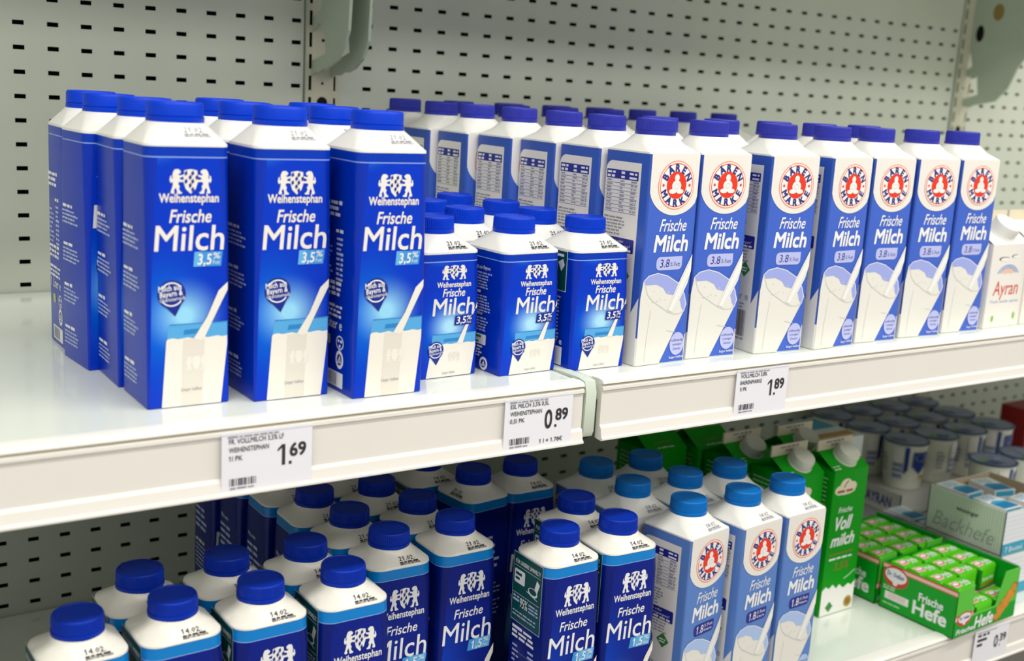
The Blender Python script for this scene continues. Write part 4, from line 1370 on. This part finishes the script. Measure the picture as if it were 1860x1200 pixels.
LW_, LH_ = 0.0785, 0.0535
price_label('price label reading 1.69 on the left upper rail', -0.048, -0.0065, LW_, LH_, [('FR. VOLLMILCH 3,5% LF', 0.053), ('WEIHENSTEPHAN', 0.04), ('1l PK', 0.0175)], '1', '69')
price_label('price label reading 0.89 near the right end of the left rail', 0.2245, -0.0065, LW_, LH_, [('ESL MILCH 3,5% 0,5L', 0.05), ('WEIHENSTEPHAN', 0.042), ('0,5l PK', 0.0225)], '0', '89', '1 l = 1.78€')
price_label('price label reading 1.89 on the middle upper rail', 0.521, -0.0045, LW_, LH_, [('VOLLMILCH 3,8%', 0.045), ('BAERENMARKE', 0.038), ('1l PK', 0.0165)], '1', '89')
price_label('price label reading 0.39 on the lower rail under the yeast box', 1.03, SHELF_LOW - 0.0055, LW_, LH_, [('a', 0.032), ('b', 0.03), ('c', 0.02)], '0', '39', None, True)

# ---------------------------------------------------------------- upper shelf: blue litre cartons
ROW = ['front', 'second', 'third', 'fourth', 'fifth', 'sixth', 'rearmost']
G = 'blue litre cartons on the upper shelf'
litre = [('text', -0.0525, -0.0195, 0.005, 'front tall blue litre carton at the left, above the 1.69 label'),
         ('text', 0.036, -0.0285, 0.008, 'tall blue litre carton in the middle of the front three'),
         ('facts', 0.118, -0.0515, 0.0195, 'tall blue litre carton with barcode side, right of the front three'),
         ('text', -0.0545, 0.058, -0.01, 'tall blue litre carton second from the front in the left column'),
         ('text', -0.0665, 0.1285, 0.08, 'turned tall blue litre carton third from the front in the left column'),
         ('facts', -0.064, 0.203, 0.0, 'rearmost tall blue litre carton of the left column, barcode on side'),
         ('text', 0.0325, 0.046, 0.0, 'tall blue litre carton directly behind the middle front one'),
         ('text', 0.036, 0.121, 0.02, 'tall blue litre carton third from the front in the middle column'),
         ('text', 0.1115, 0.0245, 0.0, 'tall blue litre carton directly behind the right front one'),
         ('text', 0.122, 0.0975, 0.0, 'tall blue litre carton third from the front in the right column')]
src = {}
for kind, x, y, a, lab in litre:
    if kind not in src:
        src[kind] = make_litre('milk_carton', lab, kind, G)
        src[kind].location, src[kind].rotation_euler = (x, y, 0.0002), (0, 0, a)
    else:
        dup(src[kind], (x, y, 0.0002), a, lab, G)

G = 'blue half litre cartons on the upper shelf'
half = [('text', 0.285, -0.029, 0.061, 'small blue half litre carton in front, second from the left'),
        ('facts', 0.3665, -0.0385, 0.0, 'small blue half litre carton in front beside the red logo cartons'),
        ('text', 0.2005, -0.013, 0.06, 'small blue half litre carton in front, partly hidden by the litre cartons'),
        ('text', 0.275, 0.0505, 0.0, 'small blue half litre carton second from the front, behind the middle one'),
        ('text', 0.272, 0.1225, 0.0, 'small blue half litre carton third from the front in the left visible column'),
        ('text', 0.357, 0.0345, 0.0, 'small blue half litre carton directly behind the right front one'),
        ('text', 0.357, 0.1065, 0.0, 'small blue half litre carton third from the front in the right column'),
        ('text', 0.339, 0.1785, 0.0, 'rearmost small blue half litre carton, only its cap showing')]
src = {}
for kind, x, y, a, lab in half:
    if kind not in src:
        src[kind] = make_half('milk_carton', lab, kind, G)
        src[kind].location, src[kind].rotation_euler = (x, y, 0.0002), (0, 0, a)
    else:
        dup(src[kind], (x, y, 0.0002), a, lab, G)

# ---------------------------------------------------------------- upper shelf: red-logo cartons
G = 'red logo cartons on the upper shelf'
COLN = ['leftmost', 'second', 'third', 'fourth', 'fifth', 'sixth', 'seventh', 'eighth']
front = [(0.4104, -0.0822, 0.030), (0.4863, -0.0753, -0.048), (0.5814, -0.0836, -0.078), (0.6684, -0.0932, 0.042), (0.7488, -0.0843, -0.060), (0.8322, -0.0821, -0.11), (0.9168, -0.0817, -0.071)]
first = None


def put_red(x, y, a, lab):
    global first
    if first is None:
        first = make_redlogo('milk_carton', lab, False, G)
        first.location, first.rotation_euler = (x, y, 0.0002), (0, 0, a)
    else:
        dup(first, (x, y, 0.0002), a, lab, G)


BACK_X = [0.39, 0.4725, 0.555, 0.637, 0.716, 0.798, 0.88, 0.966]
for c, (x, y, a) in enumerate(front):
    cx, cy = x + 0.035 * math.cos(a) - 0.035 * math.sin(a), y + 0.035 * math.sin(a) + 0.035 * math.cos(a)
    put_red(cx, cy, a, 'tall red logo carton in the upper front row, %s' % ('leftmost' if c == 0 else COLN[c] + ' from the left'))
for k, (x, y) in enumerate([(0.4375, 0.028), (0.432, 0.1), (0.4195, 0.1725), (0.406, 0.245), (0.3965, 0.3175)]):
    put_red(x, y, (0.02, -0.02, 0.03, 0.0, -0.02)[k], 'red logo carton %s from the front in the leftmost upper column' % ROW[k + 1])
for c in range(8):
    put_red(BACK_X[c], 0.402, 0.0, 'red logo carton in the back row by the panel, %s from the left' % ('first' if c == 0 else COLN[c]))
for c in range(1, 6):
    cx = front[c][0] + 0.035
    put_red(cx - 0.004, 0.0335, 0.0, 'red logo carton just behind the front row, %s column, violet cap peeking out' % COLN[c])
for c, x in ((1, 0.508), (2, 0.588), (3, 0.668)):
    put_red(x, 0.318, 0.0, 'red logo carton just before the back row, %s column from the left' % COLN[c])

G = 'white ayran cartons on the upper shelf'
ay = make_ayran('small white gable carton reading Ayran beside the last red logo carton', G)
ay.location, ay.rotation_euler = (1.041, -0.043, 0.0002), (0, 0, 0.02)
dup(ay, (1.1285, -0.041, 0.0002), 0.0, 'white ayran carton cut off at the right frame edge', G)
dup(ay, (1.044, 0.042, 0.0002), 0.0, 'white ayran carton directly behind the fully visible one', G)
dup(ay, (1.131, 0.044, 0.0002), 0.0, 'white ayran carton at the right edge in the second row', G)

# ---------------------------------------------------------------- lower shelf: navy cartons
G = 'navy cartons with blue caps on the lower shelf'
Z0 = SHELF_LOW + 0.0002
NAVY = [('eco', '14.02.', [(-0.149, -0.064, 0.02, 'navy 1.5 percent carton in the bottom left corner, nearest of all'),
                           (-0.079, 0.002, 0.0, 'navy 1.5 percent carton in the second row, leftmost cap by the dark panel'),
                           (-0.070, -0.064, 0.03, 'navy 1.5 percent carton in the front row, second from the left'),
                           (0.002, 0.002, 0.0, 'navy 1.5 percent carton in the second row, second from the left'),
                           (0.0085, -0.067, 0.02, 'navy 1.5 percent carton in the front row, third from the left'),
                           (0.081, 0.0, 0.0, 'navy 1.5 percent carton in the second row, third from the left'),
                           (0.089, -0.068, 0.0, 'navy 1.5 percent carton in the front row, fourth, full logo at frame bottom'),
                           (0.33, -0.079, 0.0, 'navy 1.5 percent carton with green eco panel, front row beside the light blue cartons'),
                           (0.407, -0.080, -0.04, 'navy 1.5 percent carton touching the first light blue carton'),
                           (0.402, -0.0115, 0.0, 'navy 1.5 percent carton behind the pair beside the light blue cartons'),
                           (0.415, 0.121, 0.0, 'navy 1.5 percent carton under the rail end, cap beside the perforated panel'),
                           (0.318, 0.186, 0.0, 'navy 1.5 percent carton far back with green panel, cap hidden by the rail')]),
        ('plain', '21.02.', [(0.157, 0.060, 0.0, 'navy carton dated 21.02. in the third row behind the left front group'),
                             (0.148, 0.129, 0.0, 'navy carton dated 21.02. just under the 1.69 label corner'),
                             (0.168, -0.0085, -0.02, 'navy carton dated 21.02. with half of its logo covered'),
                             (0.225, 0.131, 0.0, 'navy carton dated 21.02. with cap touching the rail, middle'),
                             (0.241, 0.064, 0.0, 'navy carton dated 21.02. behind the fully lettered one'),
                             (0.2475, -0.0055, 0.01, 'navy carton dated 21.02. with full logo and 1,5 tag, centre'),
                             (0.346, 0.118, -1.45, 'navy carton turned sideways showing a block of small print'),
                             (0.142, 0.198, 0.0, 'navy carton far back left, shoulder under the rail'),
                             (0.135, 0.267, 0.0, 'navy carton far back left, only dark side showing, nearer one'),
                             (0.128, 0.336, 0.0, 'navy carton far back left against the panel, only dark side showing'),
                             (0.2155, 0.199, 0.0, 'navy carton far back middle, white shoulder under the rail')])]
for kind, date, items in NAVY:
    f0 = None
    for x, y, a, lab in items:
        if f0 is None:
            f0 = make_navy('milk_carton', lab, kind, date, G)
            f0.location, f0.rotation_euler = (x, y, Z0), (0, 0, a)
        else:
            dup(f0, (x, y, Z0), a, lab, G)

G = 'light blue red logo cartons on the lower shelf'
f0 = None
for x, y, a, lab in [(0.5165, -0.0705, 0.17, 'light blue red logo carton in the lower front row, leftmost, table side showing'),
                     (0.5985, -0.0735, 0.11, 'light blue red logo carton in the lower front row, middle'),
                     (0.6765, -0.0695, 0.05, 'light blue red logo carton in the lower front row, right, beside the green carton'),
                     (0.4965, 0.0045, 0.0, 'light blue capped carton in the second lower row, left'),
                     (0.576, 0.002, 0.0, 'light blue capped carton in the second lower row, middle'),
                     (0.653, 0.0055, 0.0, 'light blue capped carton in the second lower row, right, before green cartons'),
                     (0.498, 0.077, 0.0, 'light blue capped carton in the third lower row, left by the panel'),
                     (0.5745, 0.0745, 0.0, 'light blue capped carton in the third lower row, right by the green side')]:
    if f0 is None:
        f0 = make_redlogo('milk_carton', lab, True, G)
        f0.location, f0.rotation_euler = (x, y, Z0), (0, 0, a)
    else:
        dup(f0, (x, y, Z0), a, lab, G)

# ---------------------------------------------------------------- lower shelf: green gable cartons
G = 'green whole milk cartons on the lower shelf'
g0 = make_green('green gable milk carton in front reading Frische Vollmilch', G)
g0.location, g0.rotation_euler = (0.887, 0.041, Z0), (0, 0, 0.02)
for x, y, a, lab in [(0.806, 0.049, 0.02, 'green gable milk carton left of the front one, white spout above blue caps'),
                     (0.788, 0.121, 0.0, 'green gable milk carton second row left, spout below a cream fin'),
                     (0.888, 0.116, 0.0, 'green gable milk carton directly behind the front lettered one'),
                     (0.782, 0.196, PI, 'green gable milk carton turned around, emblem on its slope under the rail'),
                     (0.705, 0.212, PI, 'green gable milk carton turned around behind the light blue caps')]:
    dup(g0, (x, y, Z0), a, lab, G)

# ---------------------------------------------------------------- lower shelf: yeast
b0 = make_yeast_box('open green display box reading Frische Hefe at the lower right', 'yeast display boxes')
b0.location, b0.rotation_euler = (1.041, -0.063, Z0), (0, 0, 0.045)
b1 = dup(b0, (1.035, 0.062, Z0), 0.03, 'second green yeast display box behind the front one', 'yeast display boxes')
G = 'foil wrapped yeast cubes in the green boxes'
cube0 = None
QN = ['left', 'middle', 'right']
for bi, b in enumerate((b0, b1)):
    M = Matrix.Translation(b.location) @ Matrix.Rotation(b.rotation_euler.z, 4, 'Z')
    rnd = random.Random(5 + bi)
    for lay in range(2):
        for r in range(4):
            for c in range(3):
                if lay == 0 and not (r == 0 and bi == 0 and c > 0):
                    continue
                if lay == 1 and bi == 0 and r == 0 and c > 0:
                    continue
                if lay == 1 and bi == 0 and r == 1 and c == 1:
                    pass
                loc = M @ Vector((-0.048 + c * 0.0475, -0.0435 + r * 0.0282, 0.0028 + lay * 0.0338))
                lab = 'yeast cube in the %s green box, %s row, %s%s' % (('front', 'rear')[bi], ('front', 'second', 'third', 'back')[r], QN[c], ' bottom' if lay == 0 else '')
                rz = b.rotation_euler.z + rnd.uniform(-0.09, 0.09)
                if cube0 is None:
                    cube0 = make_cube(lab, G)
                    o = cube0
                else:
                    o = cube0.copy()
                    COL.objects.link(o)
                    o['label'] = lab
                o.location, o.rotation_euler = loc, (0, 0, rz)
# cardboard decks that lift the upper layer
for bi, b in enumerate((b0, b1)):
    mb = MB()
    y0 = -0.0285 if bi == 0 else -0.057
    mb.box(-0.0715, 0.0715, y0, 0.0575, 0, 0.0325, 'card_brown')
    if bi == 0:
        mb.box(-0.0715, -0.026, -0.057, y0, 0, 0.0325, 'card_brown')
    o = mb.build('cardboard_insert', None, 0)
    o.location, o.rotation_euler = (b.location.x, b.location.y, Z0 + 0.0022), b.rotation_euler
    tag(o, 'brown cardboard insert under the yeast cubes in the %s box' % ('front', 'rear')[bi], 'insert')

G = 'dried yeast boxes at the lower right'
open_box('dried_yeast_box', 'white dried yeast box with blue band, lower one of the stack at right', 'box', (1.217, -0.008, Z0), 0.15, 0.132, 0.066, 'pale_green_card', 'card_brown', side=dry_print, group=G)
open_box('dried_yeast_box', 'open pale green box reading Backhefe on top of the stack', 'box', (1.217, -0.006, Z0 + 0.0663), 0.15, 0.132, 0.068, 'pale_green_card', 'card_brown', side=dry_print, group=G)
G = 'small blue and white yeast sachet boxes'
s0 = make_sachet_box('sachet box with blue top at the left front of the open Backhefe box', G)
s0.location = (1.168, -0.038, Z0 + 0.0686 + 0.045)
rows = [((1.172, 0.03, 0.045), 0.05, 'sachet box with blue top at the left rear of the open Backhefe box'),
        ((1.24, 0.02, 0.043), -0.2, 'sachet box tilted in the middle of the open Backhefe box'),
        ((1.252, -0.042, 0.036), 0.1, 'sachet box at the right front of the open Backhefe box')]
for (x, y, z), a, lab in rows:
    o = s0.copy()
    COL.objects.link(o)
    o.location, o.rotation_euler = (x, y, Z0 + 0.0686 + z), (0, 0, a)
    o['label'] = lab
for k, (x, y) in enumerate([(1.19, -0.005), (1.246, -0.01)]):
    pass
mb = MB()
mb.box(-0.072, 0.072, -0.063, 0.063, 0, 0.0345, 'card_brown')
o = mb.build('cardboard_insert', None, 0)
o.location = (1.217, -0.006, Z0 + 0.0663 + 0.0022)
tag(o, 'brown cardboard insert inside the open Backhefe box', 'insert')
open_box('shelf_tray', 'low grey tray of blue topped sachet boxes just behind the Backhefe stack', 'tray', (1.203, 0.139, Z0), 0.152, 0.145, 0.022, 'card_grey', 'card_brown')
kk = 0
for r in range(2):
    for c in range(3):
        o = s0.copy()
        COL.objects.link(o)
        o.location, o.rotation_euler = (1.1545 + c * 0.0475, 0.108 + r * 0.063, Z0 + 0.003 + 0.008), (0, 0, 0)
        o['label'] = 'sachet box in the flat tray, %s row, %s' % (('front', 'rear')[r], QN[c])
mb = MB()
mb.box(-0.072, 0.072, -0.069, 0.069, 0, 0.0085, 'card_grey')
o = mb.build('cardboard_insert', None, 0)
o.location = (1.203, 0.139, Z0 + 0.0022)
tag(o, 'grey cardboard insert under the sachet boxes in the flat tray', 'insert')

dv = MB()
dv.box(-0.001, 0.001, -0.16, 0.16, 0, 0.074, 'clear_grey')
o = dv.build('shelf_divider', None, 0, (1.1195, 0.045, Z0))
tag(o, 'clear greyish plastic divider between the green yeast boxes and the Backhefe stack', 'divider')

# tall white and teal box behind the green cartons
tb = MB()
tb.box(-0.045, 0.045, -0.05, 0.05, 0, 0.205, 'box_white')
P = Print(tb, front_map(0.09, 0.1))
P.rect(0.001, 0.089, 0.001, 0.05, 'teal', 1)
P.lines(0.02, 0.085, 0.17, 6, 0.012, 0.005, 'paper_edge', 1, 96)
Q = Print(tb, lambda u, v, off: (u - 0.045, v - 0.05, 0.205 + off))
Q.rect(0.004, 0.086, 0.05, 0.096, 'teal', 1)
Q.rect(0.004, 0.086, 0.012, 0.03, 'tan', 1)
o = tb.build('dessert_box', None, 0, (1.012, 0.178, Z0))
tag(o, 'tall white box with teal top behind the green lettered carton', 'box')
rb = MB()
rb.loft([(0, .05, .03, .003, 'dark_red'), (0.132, .05, .03, .003, 'dark_red')], 3)
o = rb.build('red_pack', None, 20, (1.772, 0.30, Z0))
tag(o, 'dark red pack at the far right edge beside the cups', 'pack')

# ---------------------------------------------------------------- lower shelf: cups
def ayran_side(mb, w, d, h):
    L = Print(mb, left_map(w, d))
    L.text('AYRAN', d - 0.075, d - 0.02, h * 0.3, h * 0.75, 'logo_navy', 1, 0.03, 0, 0, 2)


open_box('cup_tray', 'grey cardboard tray printed AYRAN holding the blue lidded cups', 'tray', (1.475, 0.350, Z0), 0.375, 0.27, 0.042, 'card_grey', 'card_grey', side=ayran_side, group='cup trays')
open_box('cup_tray', 'small cardboard tray with cups at the right edge behind the yeast boxes', 'tray', (1.44, 0.118, Z0), 0.215, 0.1, 0.042, 'card_grey', 'card_grey', group='cup trays')
G = 'white cups with blue foil lids'
c0 = None
XN = ['first', 'second', 'third', 'fourth']
for r in range(3):
    for c in range(4):
        x, y = 1.345 + c * 0.0835, 0.262 + r * 0.0845
        lab = 'white cup with blue foil lid in the big tray, %s row, %s from the left' % (('front', 'middle', 'rear')[r], XN[c])
        rz = ((r * 5 + c * 3) % 7 - 3) * 0.12 + (0.95 if (r == 0 and c == 1) else 0)
        if c0 is None:
            c0 = make_cup(lab, G)
            c0.location, c0.rotation_euler = (x, y, Z0 + 0.0405), (0, 0, rz)
        else:
            dup(c0, (x, y, Z0 + 0.0405), rz, lab, G)
for k, (x, y) in enumerate([(1.388, 0.118), (1.472, 0.118)]):
    dup(c0, (x, y, Z0 + 0.0405), 0.4 + k, 'white cup with blue lid in the small tray, %s' % ('nearer the yeast box', 'at the frame edge')[k], G)
for k, (x, y, w2, d2) in enumerate([(1.475, 0.350, 0.366, 0.262), (1.44, 0.118, 0.206, 0.092)]):
    mb = MB()
    mb.box(-w2 / 2, w2 / 2, -d2 / 2, d2 / 2, 0, 0.0378, 'card_grey')
    o = mb.build('cardboard_insert', None, 0)
    o.location = (x, y, Z0 + 0.0022)
    tag(o, 'grey cardboard insert under the cups in the %s tray' % ('big AYRAN', 'small')[k], 'insert')
